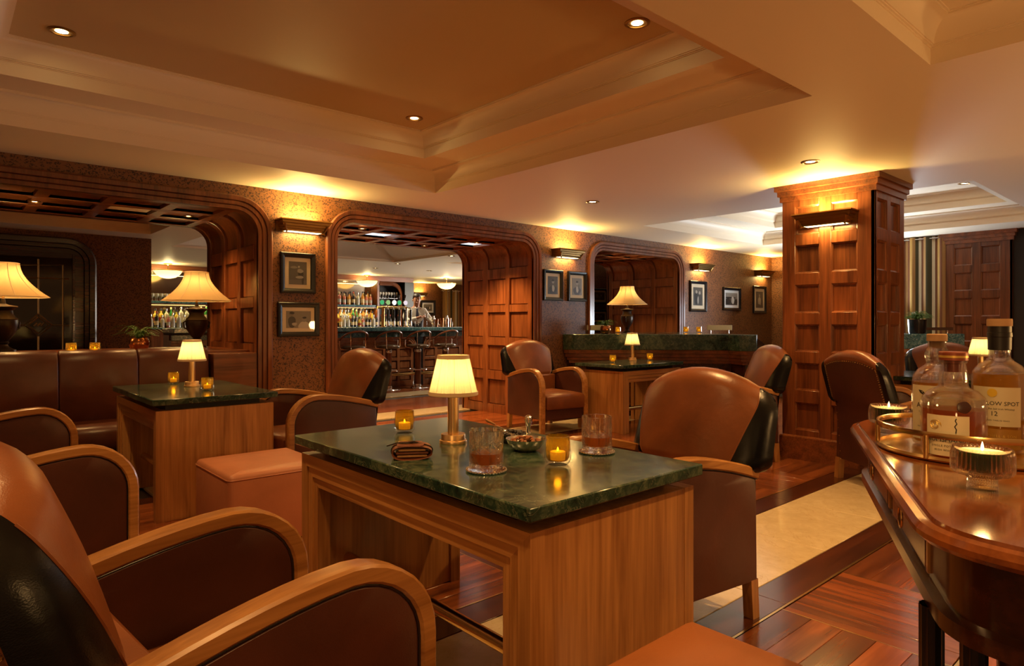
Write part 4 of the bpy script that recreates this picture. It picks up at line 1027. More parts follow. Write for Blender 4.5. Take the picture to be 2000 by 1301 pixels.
# ------------------------------------------------------------------ cut crystal tumblers on silver coasters
def make_tumbler(label, loc):
    t = thing('whisky_tumbler', label, 'glass', loc, 0, 'cut crystal whisky tumblers'); n = 120; R = 0.053; hh = 0.125
    def cut(a, z):
        if z < 0.020 or z > 0.095: return 1.0
        u = a*8/(2*PI); w = z/0.030
        d1 = abs(((u+w) % 1)-0.5); d2 = abs(((u-w) % 1)-0.5)
        return 1 - 0.030*max(0, 1-d1/0.10) - 0.030*max(0, 1-d2/0.10)
    zs = [0.0, 0.004, 0.010, 0.016, 0.021] + [0.021+0.0026*k for k in range(1, 29)] + [0.100, 0.115, 0.1235]
    MB().lathe([(0.0, 0.0)] + [(R*(0.93 if z < 0.003 else 1), z) for z in zs] + [(R-0.0008, hh), (R-0.003, hh), (R-0.0042, hh-0.002)] + [(R-0.0055, 0.09), (R-0.007, 0.03), (R-0.010, 0.022), (0.0, 0.020)], n, wob=lambda a, z: cut(a, z)).build('glass_body', M['crystal'], t, ang=14)
    MB().lathe([(0.0, 0.0212), (R-0.0105, 0.0222), (R-0.0078, 0.03), (R-0.0072, 0.054), (0.0, 0.054)], 40).build('whisky', M['whisky'], t)
    return t
def make_coaster(label, loc):
    t = thing('coaster', label, 'coaster', loc, 0, 'round silver coasters')
    MB().lathe([(0.0, 0.0), (0.058, 0.0), (0.061, 0.003), (0.061, 0.006), (0.058, 0.007), (0.056, 0.004), (0.0, 0.004)], 40).build('plate', M['chrome'], t)
    bd = MB()
    for i in range(36): bd.ball((0.0605*math.cos(2*PI*i/36), 0.0605*math.sin(2*PI*i/36), 0.005), 0.0042, 6, 4)
    struct(bd.build('beaded_edge', M['chrome'], t), 'stuff'); return t
c0 = make_coaster('silver coaster under the nearer whisky tumbler', (1.275, 1.558, 0.74)); dup(c0, (1.748, 1.519, 0.74), 1, 'silver coaster under the tumbler by the armchair')
t0 = make_tumbler('cut crystal tumbler of whisky nearest the camera on the marble table', (1.275, 1.558, 0.7445)); dup(t0, (1.748, 1.519, 0.7445), 0.5, 'cut crystal tumbler of whisky at the right of the table by the armchair')

# ------------------------------------------------------------------ nuts, olives, cigar pouch
t = thing('nut_bowl', 'round steel bowl full of almonds on the marble table', 'bowl', (1.585, 1.713, 0.74))
MB().lathe([(0.0, 0.0), (0.035, 0.0), (0.052, 0.010), (0.064, 0.026), (0.071, 0.042), (0.0715, 0.044), (0.069, 0.0435), (0.061, 0.027), (0.049, 0.013), (0.0, 0.006)], 36).build('bowl', M['steel'], t)
rn = random.Random(3); nut_m = plain('almond_skin', (0.30, 0.10, 0.03), 0.45, bump=(400, .4)); nutme = MB().ball((0, 0, 0), 0.011, 8, 6, (1.0, 0.62, 0.5)).mesh('almond', nut_m)
for i in range(34):
    r = 0.056*math.sqrt(rn.random()); a = rn.uniform(0, 2*PI); o = put('almond', nutme, None, (1.585+r*math.cos(a), 1.713+r*math.sin(a), 0.74+0.030+0.016*(1-(r/0.056)**2)+rn.uniform(-.002, .003)))
    o.rotation_euler = (rn.uniform(-.5, .5), rn.uniform(-.5, .5), rn.uniform(0, 6)); tag(o, 'brown almond in the steel bowl on the front table', 'nut', 'almonds in the steel bowl')
t = thing('olive_dish', 'shallow silver dish of dark olives behind the tumbler', 'dish', (1.66, 1.87, 0.74))
MB().lathe([(0.0, 0.0), (0.040, 0.0), (0.050, 0.012), (0.060, 0.028), (0.070, 0.036), (0.074, 0.037), (0.069, 0.034), (0.050, 0.016), (0.0, 0.008)], 36).build('dish', M['steel'], t)
MB().tube([(0.052, -0.035, 0.034), (0.052, -0.035, 0.055), (0.052, -0.035, 0.085), (0.052, -0.035, 0.098), (0.052, -0.035, 0.103)], [0.007, 0.008, 0.0155, 0.013, 0.005], 16).build('handle', M['chrome'], t)
ol = MB().ball((0, 0, 0), 0.0105, 10, 7, (1, 0.85, 0.85)).mesh('olive', plain('olive_skin', (0.02, 0.012, 0.012), 0.2))
for i in range(14):
    r = 0.046*math.sqrt(rn.random()); a = rn.uniform(0, 2*PI); o = put('olive', ol, None, (1.66+r*math.cos(a), 1.87+r*math.sin(a), 0.74+0.030+0.012*(1-(r/0.046)**2)))
    tag(o, 'dark olive in the shallow silver dish', 'olive', 'olives in the silver dish')
for k, (dx, dy, hz) in enumerate(((-0.10, 0.035, 0.055), (-0.075, 0.07, 0.085))):
    t = thing('olive_pick', ('wooden handled pick lying lower across the olive dish', 'wooden handled pick standing higher in the olive dish')[k], 'cocktail pick', (1.66, 1.87, 0.74))
    a = Vector((0.0, 0.012*k, 0.036)); b = Vector((dx, dy, hz)); m_ = a.lerp(b, 0.62)
    MB().tube([a, m_], 0.0012, 6).build('skewer', M['chrome'], t); MB().tube([m_, m_.lerp(b, 0.5), b], [0.0035, 0.0052, 0.0045], 10).build('handle', M['oak_x'], t)
# leather roll pouch
t = thing('leather_pouch', 'folded brown leather pouch with a wrapped strap on the marble table', 'pouch', (1.215, 1.885, 0.74), math.radians(-32))
lm = leather('pouch_leather', (0.17, 0.052, 0.022), 0.5); lin = leather('pouch_lining', (0.42, 0.22, 0.09), 0.6)
def roll(w, h, y0, y1, e=0.0):
    p = []
    for k in range(28):
        a = 2*PI*k/28; cx = math.copysign(abs(math.cos(a))**0.75, math.cos(a)); cz = math.copysign(abs(math.sin(a))**0.8, math.sin(a)); p.append((w*cx*0.5-e, h*0.5+h*0.5*cz*(1-0.1*cx)))
    return p
o_ = roll(0.135, 0.046, 0, 0); i_ = [(x*0.92, 0.023+(z-0.023)*0.84) for x, z in o_]
rows = [[(x, -0.052, z) for x, z in o_], [(x, 0.052, z) for x, z in o_], [(x, 0.052, z) for x, z in i_], [(x, -0.046, z) for x, z in i_], [(x, -0.052, z) for x, z in o_]]
MB().grid(rows, True).build('cover', lm, t, ang=50)
for k, (z, w) in enumerate(((0.012, 0.10), (0.022, 0.108), (0.032, 0.09))): MB().box(-w/2, w/2, -0.046, 0.048, z-0.0035, z+0.0035, 0.002).build('pocket', lin if k != 1 else lm, t)
MB().grid([[(-0.05, -0.040, 0.0462), (0.035, -0.046, 0.0464)], [(-0.05, 0.0, 0.0472), (0.045, 0.0, 0.0474)], [(-0.045, 0.052, 0.0462), (0.03, 0.052, 0.0464)]]).build('flap', lm, t)
loop = [(x*1.03, -0.004 + 0.006*math.sin(3*x*30), 0.023+(z-0.023)*1.07+0.0008) for x, z in o_]
MB().tube(loop, 0.0022, 6, True).tube([(-0.01, -0.004, 0.0495), (0.005, -0.012, 0.054), (0.02, -0.006, 0.0505), (0.008, 0.004, 0.053), (-0.02, 0.0, 0.0505), (-0.05, 0.012, 0.048), (-0.085, 0.025, 0.036)], 0.0020, 6).build('strap', M['bronze'], t)

# ------------------------------------------------------------------ console: oval tray, bottles, candle bowls
TX, TY = 1.80, 0.41
t = thing('brass_tray', 'round brass gallery tray under the three whiskey bottles', 'tray', (TX, TY, ZC))
MB().lathe([(0.0, 0.001), (0.196, 0.001), (0.200, 0.002), (0.203, 0.006), (0.200, 0.012), (0.196, 0.012), (0.195, 0.004), (0.0, 0.004)], 64).build('base', M['brass'], t)
MB().lathe([(0.1975, 0.052), (0.2025, 0.052), (0.2035, 0.058), (0.2025, 0.064), (0.1975, 0.064), (0.1965, 0.058), (0.1975, 0.052)], 64).build('rail', M['brass'], t)
for k in range(6):
    a = 2*PI*k/6 + 3.95; MB().tube([(0.2*math.cos(a), 0.2*math.sin(a), 0.006), (0.2*math.cos(a), 0.2*math.sin(a), 0.056)], 0.006, 10).build('post', M['brass'], t)
paper = plain('cream_label', (0.75, 0.64, 0.42), 0.45); ink = plain('label_ink', (0.02, 0.018, 0.015), 0.6); goldfoil = plain('gold_foil', (0.75, 0.50, 0.12), 0.35, 0.6)
liq = [glow_glass('liquor_amber', (0.95, 0.55, 0.08), (1.0, 0.55, 0.07), 0.72), glow_glass('liquor_copper', (0.95, 0.36, 0.07), (1.0, 0.33, 0.05), 0.75), glow_glass('liquor_gold', (0.95, 0.60, 0.06), (1.0, 0.6, 0.05), 0.72)]
FACE = math.atan2(-0.42, -1.0) - 0.06           # towards the camera
def bottle(label, loc, prof, fill, liqm, n=48):
    t = thing('whiskey_bottle', label, 'bottle', loc); MB().lathe(prof + [(max(0.0, r-0.0022), z-0.001) for r, z in prof[:-1]][::-1][:-1], n).build('glass_body', M['bottle'], t, ang=60)
    r_in = [(max(0.0, r-0.004), z+0.006) for r, z in prof if z < fill-0.004]; rl = max(0.0, r_in[-1][0]); MB().lathe([(0.0, r_in[0][1])] + r_in + [(rl, fill), (0.0, fill)], 40).build('whiskey', liqm, t)
    return t
z0 = ZC + 0.0045
b1 = bottle('clear round whiskey bottle at the back left with a bulbous neck and bird label', (1.811, 0.493, z0), [(0.0, 0.008), (0.040, 0.0), (0.050, 0.004), (0.0525, 0.012), (0.0525, 0.148), (0.050, 0.165), (0.040, 0.182), (0.026, 0.192), (0.0215, 0.198), (0.0245, 0.206), (0.026, 0.218), (0.023, 0.231), (0.0195, 0.238), (0.0195, 0.250), (0.0165, 0.251)], 0.152, liq[0])
MB().lathe([(0.0, 0.236), (0.0155, 0.236), (0.0160, 0.250), (0.0215, 0.251), (0.0215, 0.266), (0.0195, 0.268), (0.0, 0.268)], 24).build('stopper', M['cork'], b1)
lp = flat_label(0.0531, 0.018, 0.146, FACE-1.25, FACE+1.1, paper, b1)
for (s, z, tx, sp_) in ((0.017, 0.098, 'AN CO', 1.0), (0.0065, 0.083, 'SINGLE MALT', 1.1), (0.014, 0.068, '11', 1.0), (0.005, 0.048, 'MATURED IN CASKS', 1.1), (0.0045, 0.034, 'IRISH WHISKEY', 1.1)):
    wrap_text(tx, s, 0.0536, z, FACE-0.42, ink, lp, sp_)
bird = [(0, -0.006), (0.004, -0.001), (0.012, 0.006), (0.022, 0.008), (0.018, 0.001), (0.009, -0.005), (0.003, -0.010), (-0.003, -0.010), (-0.009, -0.005), (-0.018, 0.001), (-0.022, 0.008), (-0.012, 0.006), (-0.004, -0.001)]
mb = MB(); cyl = lambda x, z, r=0.0537: (r*math.cos(FACE-0.42+x/r), r*math.sin(FACE-0.42+x/r), z)
mb.add([cyl(x, 0.127+z) for x, z in bird], [(0, 1, 2, 3, 4, 5, 6), (0, 6, 7), (0, 7, 8, 9, 10, 11, 12)]); mb.build('bird_emblem', ink, lp, smooth=False)
b2 = bottle('squat round whiskey bottle in front with a seal and copper stopper', (1.664, 0.422, z0), [(0.0, 0.010), (0.045, 0.0), (0.056, 0.004), (0.061, 0.014), (0.0615, 0.115), (0.058, 0.134), (0.045, 0.147), (0.030, 0.154), (0.0275, 0.160), (0.0275, 0.178), (0.024, 0.198), (0.0225, 0.206), (0.026, 0.208), (0.026, 0.213), (0.019, 0.2135)], 0.108, liq[1])
MB().lathe([(0.0, 0.188), (0.0165, 0.188), (0.0175, 0.213), (0.027, 0.2135), (0.0275, 0.230), (0.0255, 0.232), (0.0, 0.232)], 28).build('stopper', plain('copper_cap', (0.28, 0.07, 0.035), 0.35, 0.3), b2)
MB().lathe([(0.0277, 0.219), (0.0278, 0.224)], 28).build('stopper_band', goldfoil, b2)
lp = flat_label(0.0622, 0.012, 0.098, FACE-0.95, FACE+0.38, paper, b2)
for (s, z, tx, sp_) in ((0.0145, 0.046, 'DRUMSHANBO', 0.95), (0.0062, 0.033, 'SINGLE POT STILL', 1.15), (0.0058, 0.024, 'IRISH WHISKEY', 1.15)): wrap_text(tx, s, 0.0627, z, FACE-0.30, ink, lp, sp_)
for k in range(2):
    pts = [(-0.012+0.013*math.cos(a)*(1-a/14), 0.075+0.010*math.sin(a)*(1-a/14)) for a in [0.45*i for i in range(24)]]
    c_ = [(0.0629*math.cos(FACE-0.45+x/0.063), 0.0629*math.sin(FACE-0.45+x/0.063), z+0.003*k) for x, z in pts]
    MB().tube(c_, 0.0006, 4).build('swirl_emblem', goldfoil, lp)
c_ = [(0.0629*math.cos(FACE-0.02+x/0.063), 0.0629*math.sin(FACE-0.02+x/0.063), z) for x, z in ((0, 0.062), (0.001, 0.070), (-0.002, 0.076), (0.002, 0.082), (-0.001, 0.088), (0.001, 0.093))]
MB().tube(c_, 0.0010, 5).build('brush_emblem', ink, lp)
a = FACE+0.22; Mm = Mx((-math.sin(a), math.cos(a), 0), (0, 0, 1), (math.cos(a), math.sin(a), 0), (0.0605*math.cos(a), 0.0605*math.sin(a), 0.117))
MB().lathe([(0.0165, -0.003), (0.0185, 0.001), (0.0165, 0.005), (0.0145, 0.002)], 28, M=Mm).build('seal_ring', M['clear'], b2)
MB().lathe([(0.013, 0.0), (0.0125, 0.0025), (0.007, 0.0035), (0.0, 0.004)], 20, M=Mm, wob=lambda a_, z: 1+0.04*math.cos(5*a_)).build('seal', plain('seal_wax', (0.06, 0.025, 0.02), 0.25), b2)
b3 = bottle('tall whiskey bottle on the right with a black neck and yellow spot label', (1.838, 0.375, z0), [(0.0, 0.010), (0.044, 0.0), (0.053, 0.005), (0.0545, 0.014), (0.0545, 0.166), (0.052, 0.182), (0.042, 0.197), (0.028, 0.207), (0.0215, 0.215), (0.0205, 0.232), (0.0205, 0.286), (0.018, 0.287)], 0.178, liq[2])
MB().lathe([(0.0213, 0.232), (0.0222, 0.233), (0.0228, 0.262), (0.0240, 0.263), (0.0240, 0.272), (0.0228, 0.273), (0.0225, 0.287), (0.0, 0.288)], 28).build('neck_sleeve', plain('black_foil', (0.012, 0.011, 0.012), 0.4), b3)
MB().lathe([(0.0, 0.287), (0.0245, 0.287), (0.0245, 0.302), (0.0235, 0.304), (0.0, 0.304)], 28).build('stopper', M['cork'], b3)
lp = flat_label(0.0552, 0.062, 0.150, FACE-1.2, FACE+0.62, paper, b3)
for (s, z, tx, sp_) in ((0.0125, 0.113, 'YELLOW SPOT', 1.0), (0.0055, 0.101, 'Single Pot Still Irish Whiskey', 1.0), (0.0145, 0.090, '12', 1.0), (0.0042, 0.075, 'AGED TWELVE YEARS', 1.1)): wrap_text(tx, s, 0.0557, z, FACE-0.20 + (0.0 if tx != '12' else -0.12), ink, lp, sp_)
a = FACE-0.38; Mm = Mx((-math.sin(a), math.cos(a), 0), (0, 0, 1), (math.cos(a), math.sin(a), 0), (0.0553*math.cos(a), 0.0553*math.sin(a), 0.137))
MB().lathe([(0.0095, 0.0), (0.0095, 0.0006), (0.0, 0.0007)], 24, M=Mm).build('spot_emblem', plain('yellow_spot', (0.80, 0.52, 0.04), 0.5), lp)
lq = flat_label(0.0552, 0.012, 0.056, FACE-1.2, FACE+0.64, plain('amber_label', (0.42, 0.20, 0.03), 0.4), b3)
wrap_text('MITCHELL & SON', 0.0085, 0.0557, 0.040, FACE-0.2, goldfoil, lq, 1.1); wrap_text('46% VOL  70 cl', 0.0045, 0.0557, 0.022, FACE+0.05, goldfoil, lq, 1.1)

def candle_bowl(label, loc):
    t = thing('candle_bowl', label, 'candle holder', loc, 0, 'footed ribbed glass candle bowls'); n = 144
    wb = lambda a, z: 1+0.018*math.cos(36*a)
    MB().lathe([(0.0, 0.0), (0.0225, 0.0), (0.0235, 0.003), (0.0225, 0.020), (0.030, 0.025), (0.043, 0.028), (0.0475, 0.034), (0.0485, 0.042), (0.0480, 0.062), (0.0450, 0.074), (0.0435, 0.076), (0.0415, 0.075), (0.039, 0.066), (0.039, 0.036), (0.030, 0.031), (0.0, 0.030)], n, wob=wb).build('glass_body', M['crystal2'], t, ang=60)
    MB().lathe([(0.0, 0.0345), (0.033, 0.0345), (0.036, 0.038), (0.0365, 0.068), (0.0, 0.068)], n, wob=lambda a, z: 1+0.012*math.cos(36*a)).build('green_candle', plain('green_wax', (0.02, 0.075, 0.012), 0.25) if 'green_wax' not in bpy.data.materials else bpy.data.materials['green_wax'], t)
    MB().lathe([(0.0355, 0.0685), (0.0, 0.0690)], 32).build('molten_wax', M['wax'], t)
    MB().lathe([(0.0, 0.069), (0.0022, 0.071), (0.0026, 0.075), (0.0014, 0.081), (0.0, 0.086)], 10).build('flame', M['flame'], t)
    light('candle_flame', 'POINT', (0, 0, 0.10), 0.12, (1.0, 0.62, 0.22), size=0.012, parent=t)
    return t
M['crystal2'] = part_glass('ribbed_glass', 1.45, 0.40)
candle_bowl('footed ribbed glass candle bowl with green wax in front of the tray', (1.41, 0.313, ZC))
candle_bowl('ribbed glass candle bowl with green wax behind the left of the tray', (1.935, 0.64, ZC))

# ------------------------------------------------------------------ plants
def fern(label, loc, r, potm, shape, seed, spread=1.0, n=46, cat='plant'):
    t = thing('potted_fern', label, cat, loc); q = random.Random(seed)
    if shape == 'bowl': MB().lathe([(0.0, 0.0), (r*0.55, 0.0), (r*0.85, r*0.3), (r, r*0.75), (r*0.95, r*1.25), (r*0.8, r*1.5), (r*0.75, r*1.5), (r*0.9, r*1.2), (0.0, r*1.1)], 32).build('pot', potm, t); zt = r*1.4
    else: MB().lathe([(0.0, 0.0), (r*0.85, 0.0), (r*0.92, r*0.2), (r, r*1.7), (r*0.93, r*1.7), (0.0, r*1.5)], 28).build('pot', potm, t); zt = r*1.6
    MB().lathe([(r*0.8, zt-0.01), (0.0, zt)], 16).build('soil', M['void'], t)
    mb = MB(); st = MB()
    for i in range(n):
        a = q.uniform(0, 2*PI); L_ = r*spread*q.uniform(1.2, 2.6); up = q.uniform(0.5, 1.5); pts = []
        for k in range(7):
            u = k/6; pts.append(Vector((math.cos(a)*L_*u*(0.35+0.65*u), math.sin(a)*L_*u*(0.35+0.65*u), zt + L_*up*0.9*(u-0.75*u*u*u))))
        st.tube(pts, 0.0012, 3)
        for k in range(1, 7):
            for sd in (-1, 1):
                for h in (0, 0.5):
                    p = pts[k-1].lerp(pts[k], h); d_ = (pts[k]-pts[k-1]).normalized(); sv = d_.cross(Vector((0, 0, 1))).normalized()*sd
                    l2 = r*0.28*(1.1-k/7); w2 = l2*0.35; tip = p+sv*l2+d_*l2*0.6+Vector((0, 0, q.uniform(-.3, .5)*l2))
                    mb.add([p, p+sv*l2*0.5+d_*w2*1.6, tip, p+sv*l2*0.6-d_*w2*0.2], [(0, 1, 2, 3)])
    struct(mb.build('foliage', M['leaf'], t, smooth=False), 'stuff'); struct(st.build('stems', M['leaf'], t), 'stuff'); return t
fern('fern in a copper bowl on the ledge behind the banquette', (1.305, 6.3, 0.95), 0.078, M['copper'], 'bowl', 4, 1.15, 50)
fern('fern in a copper bowl on the dark marble counter', (6.56, 5.55, 1.05), 0.072, M['copper'], 'bowl', 5, 0.9, 40)
fern('bright green bushy plant in a black pot before the striped curtain', (9.83, 2.906, 1.05), 0.112, M['black'], 'pot', 6, 0.72, 110)

# low glass screens on the booth counters
def screen(label, loc, rz, L_, bar):
    t = thing('counter_screen', label, 'counter rail', loc, rz)
    for s in (-1, 1): MB().lathe([(0.012, 0.0), (0.012, 0.004), (0.006, 0.006), (0.006, 0.05)], 12, (s*L_*0.36, 0, 0)).build('post', M['chrome'], t)
    MB().box(-L_/2, L_/2, -0.006, 0.006, 0.045, 0.115 if not bar else 0.085, 0.002).build('panel', bar or plain('frosted_glass', (0.45, 0.42, 0.30), 0.25), t)
screen('pale frosted glass screen on two posts at the right end of the dark counter', (8.05, 4.78, 1.05), -0.75, 0.34, None)
screen('pale frosted glass screen on two posts at the left end of the dark counter', (6.62, 5.78, 1.05), -0.72, 0.36, None)
screen('dark rail on short posts beside the bright green plant', (10.08, 2.79, 1.05), -0.78, 0.52, M['mahog_d'])

# ------------------------------------------------------------------ curtains
def curtain(label, P0, P1, z0, z1, cols, folds, mats, rings=False):
    t = thing('striped_curtain', label, 'curtain', (P0[0], P0[1], 0)); d = Vector((P1[0]-P0[0], P1[1]-P0[1])); L_ = d.length; d /= L_; n = Vector((-d.y, d.x)); m = len(cols); sub = 6
    for i, c in enumerate(cols):
        rows = []
        for z in (z0, z1):
            r = []
            for k in range(sub+1):
                u = (i+k/sub)/m; off = 0.028*math.sin(2*PI*folds*u); r.append((d.x*L_*u + n.x*off, d.y*L_*u + n.y*off, z))
            rows.append(r)
        MB().grid(rows).build('stripe', mats[c], t)
    MB().tube([(0-d.x*0.05, 0-d.y*0.05, z1-0.03), (d.x*(L_+.05), d.y*(L_+.05), z1-0.03)], 0.012, 8).build('rod', M['steel'], t)
    if rings:
        for k in range(folds*2):
            u = (k+0.25)/(folds*2); p = d*L_*u; MB().tube([(p.x+0.0*n.x, p.y, z1-0.03) + Vector((0, 0, 0)).to_tuple()[:0]] + [(p.x+0.03*math.cos(a)*d.x, p.y+0.03*math.cos(a)*d.y, z1-0.03+0.03*math.sin(a)) for a in [2*PI*i/12 for i in range(13)]][1:], 0.006, 5).build('ring', M['chrome'], t)
    return t
cm = {'b': plain('curtain_brown', (0.16, 0.055, 0.02), 0.8), 'c': plain('curtain_cream', (0.62, 0.55, 0.40), 0.8), 't': plain('curtain_tan', (0.36, 0.20, 0.07), 0.8), 'g': plain('curtain_olive', (0.055, 0.05, 0.02), 0.8), 'o': plain('curtain_gold', (0.45, 0.27, 0.07), 0.8)}
curtain('striped brown and cream curtain between the pillar and the far panelled pier', (10.37, 3.62), (10.37, 2.72), 0.02, 2.40, 'btbgcbotggcbtbotgcbtggcbobt', 5, cm)
xa = onY(864, 620, 16.55)[0]; xb = onY(912, 620, 16.55)[0]
curtain('striped curtain with ring tops at the far end of the bar', (xa, 16.55), (xb, 16.55), 0.02, 2.22, 'ttoctgtocgtboctt', 5, cm, True)
# ================================================================== BAR AND SNUG BEYOND THE ARCHES
BX0, BX1, BY = 2.6, 9.2, 10.4
wl = wood('bar_front_wood', (0.14, 0.045, 0.016), (0.36, 0.15, 0.065), 'z', 1.0, 0.3, 0.2, 0.08)
t = thing('bar_counter', 'long bar counter with a blue green marble top behind the stools', 'bar', (0, BY, 0))
MB().box(BX0, BX1, 0.0, 0.62, 1.04, 1.11, 0.008).build('marble_top', M['blue'], t)
MB().box(BX0, BX1, 0.05, 0.58, 1.01, 1.04).build('shadow_gap', M['void'], t)
MB().box(BX0, BX1, 0.10, 0.16, 0.93, 1.01, 0.003).build('marble_band', M['blue'], t)
MB().box(BX0, BX1, 0.25, 0.58, 0.0, 1.02).build('carcass', M['walnut_z'], t)
def bay(x0, x1):
    pr = [(0.12, 0.93), (0.12, 0.89), (0.14, 0.885), (0.14, 0.85), (0.165, 0.845), (0.165, 0.81), (0.185, 0.805), (0.185, 0.77), (0.25, 0.765)]
    MB().prism([(y, z) for y, z in pr] + [(0.25, 0.93)], x0, x1, Mx((0, 1, 0), (0, 0, 1), (1, 0, 0), (0, 0, 0))).build('moulding', wl, t, ang=20)
    n = max(2, round((x1-x0)/0.30)); w = (x1-x0)/n; fr = MB()
    zz = [(0.10, 0.26), (0.32, 0.48), (0.54, 0.70)]
    for k in range(n+1): fr.box(x0+k*w-0.03, x0+k*w+0.03, 0.205, 0.25, 0.0, 0.77, 0.004)
    for (a, b) in ((0.0, 0.10), (0.26, 0.32), (0.48, 0.54), (0.70, 0.77)): fr.box(x0, x1, 0.206, 0.25, a, b, 0.004)
    fr.build('panel_frame', wl, t)
    for k in range(n):
        for (a, b) in zz: MB().box(x0+k*w+0.042, x0+(k+1)*w-0.042, 0.226, 0.25, a+0.012, b-0.012, 0.008).build('panel', wl, t)
XP = onY(828, 660, BY)[0]
bay(BX0, XP-0.13); bay(XP+0.13, BX1)
MB().box(XP-0.09, XP+0.09, 0.16, 0.25, 0.0, 0.93, 0.006).build('marble_pilaster', M['black'], t)
for s in (-1, 1):
    for k, r in enumerate((0.17, 0.13, 0.09)):
        MB().tube([(XP+s*(0.11+r*math.cos(a)) if False else XP+s*(0.10+0.17-r*math.sin(a)), 0.14-0.01*k, 0.93-0.17+r*math.cos(a)-0.0) for a in [PI/2*i/8 for i in range(9)]], 0.016, 8).build('curved_moulding', wl, t)
t = thing('bar_foot_rail', 'brass foot rail along the front of the bar', 'foot rail', (0, BY, 0))
MB().tube([(BX0, 0.02, 0.235), (BX1, 0.02, 0.235)], 0.028, 12).build('rail', M['brass'], t)
for x in (3.2, 4.4, 5.6, 6.75, 7.9, 8.9): MB().tube([(x, 0.02, 0.235), (x, 0.03, 0.02), (x, 0.03, 0.0)], 0.012, 8).build('bracket', M['chrome'], t)

# ------------------------------------------------------------------ bar stools
def make_stool(label):
    t = thing('bar_stool', label, 'bar stool', (0, 0, 0), 0, 'chrome and wood bar stools')
    MB().lathe([(0.0, 0.0), (0.215, 0.0), (0.22, 0.006), (0.21, 0.016), (0.09, 0.028), (0.06, 0.04), (0.0, 0.042)], 36).build('base', M['chrome'], t)
    MB().lathe([(0.058, 0.04), (0.058, 0.69)], 24).build('column', M['walnut_z'], t)
    MB().lathe([(0.061, 0.66), (0.064, 0.665), (0.064, 0.70), (0.05, 0.73), (0.0, 0.73)], 24).lathe([(0.061, 0.04), (0.064, 0.045), (0.061, 0.07)], 24).build('collar', M['chrome'], t)
    MB().tube([(0.17*math.cos(a), 0.17*math.sin(a), 0.34) for a in [2*PI*i/28 for i in range(28)]], 0.011, 8, True).tube([(-0.17, 0, 0.34), (0.17, 0, 0.34)], 0.009, 6).build('foot_ring', M['chrome'], t)
    MB().lathe([(0.0, 0.735), (0.14, 0.735), (0.19, 0.745), (0.205, 0.765), (0.20, 0.785), (0.17, 0.80), (0.0, 0.808)], 32).build('seat', leather('stool_seat', (0.10, 0.06, 0.03), 0.25), t, ang=60)
    # wooden back hoop sloping down to the arms, carried on chrome rods
    hp = [(-0.10, -0.235, 0.83), (-0.17, -0.225, 0.90), (-0.10, -0.23, 0.91)]
    hoop = [(0.235*math.cos(a), 0.235*math.sin(a), 0.90 + 0.15*max(0.0, math.sin(a))**0.8 if math.sin(a) > 0 else 0.90) for a in [math.radians(-20 + 220*i/26) for i in range(27)]]
    MB().tube(hoop, [0.011]+[0.016]*25+[0.011], 8).build('back_hoop', M['walnut_x'], t)
    rd = MB()
    for (i) in (0, 26, 9, 17):
        x, y, z = hoop[i]; MB().tube([(x, y, z), (x, y, 0.78), (x*0.9, y*0.9, 0.745), (x*0.6, y*0.6, 0.737)], 0.008, 8).build('rod', M['chrome'], t)
    return t
s0 = make_stool('chrome bar stool furthest left in the middle arch')
for i, x in enumerate((5.35, 6.03, 6.65, 7.27)):
    lb = ('chrome bar stool furthest left, half behind the arch', 'second bar stool from the left, above the armchair back', 'third bar stool from the left, left of the lamp shade', 'bar stool furthest right, just above the lamp shade')[i]
    if i == 0: s0.location = (x, 10.12, 0); s0.rotation_euler[2] = PI-0.1; s0['label'] = lb
    else: dup(s0, (x, 10.12, 0), PI-0.15+0.06*i, lb)

# ------------------------------------------------------------------ back bar with shelves
t = thing('back_bar', 'back bar shelving with lit shelves and a round headed bay', 'shelving', (0, 15.4, 0))
bw = M['walnut_x']
XA, XB, XC, XD = 2.4, 8.66, 9.40, 9.72
MB().box(XA, XD, -0.45, 0.0, 0.0, 1.06, 0.004).build('cabinet', M['walnut_z'], t)
MB().box(XA, XD, -0.50, 0.02, 1.06, 1.09, 0.004).build('worktop', M['blue'], t)
MB().box(XA, XB, -0.02, -0.005, 1.09, 2.28).build('mirror', plain('aged_mirror', (0.35, 0.30, 0.24), 0.12, 1.0), t)
MB().box(XA, XB, -0.32, -0.02, 1.60, 1.655, 0.003).build('shelf', M['blue'], t)
MB().box(XA, XB, -0.33, -0.30, 1.575, 1.60).build('shelf_edge', bw, t)
MB().box(XA, XB-0.05, -0.24, -0.21, 1.575, 1.585).build('light_strip', emit('strip_glow', (1.0, 0.70, 0.25), 3.0), t)
MB().box(XA, XB-0.05, -0.06, -0.03, 2.20, 2.21).build('light_strip', bpy.data.materials['strip_glow'], t)
MB().box(XA, XD, -0.40, 0.0, 2.28, CEIL-0.003, 0.004).build('cornice', bw, t)
for x in (2.42, 4.9, 6.9, XB): MB().box(x-0.03, x+0.03, -0.36, 0.0, 1.09, 2.28, 0.003).build('upright', bw, t)
MB().box(XB+0.03, XC, -0.02, -0.005, 1.09, 2.28).build('bay_back', M['void'], t)
ap_ = [(XB+0.03, 2.26)] + [(lerp(XB+0.03, XC-0.3, 1), 2.26)] + [(XC-0.3+0.3*math.sin(a), 1.96+0.3*math.cos(a)) for a in [PI/2*i/8 for i in range(9)]] + [(XC, 1.09)]
for k in range(3): MB().tube([(x-0.03*k if i > 1 else x, -0.30-0.03*k, z-0.03*k) for i, (x, z) in enumerate(ap_)], 0.026, 8).build('arch_moulding', bw, t)
MB().box(XC+0.03, XD, -0.42, 0.0, 0.0, 2.28, 0.004).build('marble_pier', plain('green_black', (0.006, 0.014, 0.010), 0.4), t)
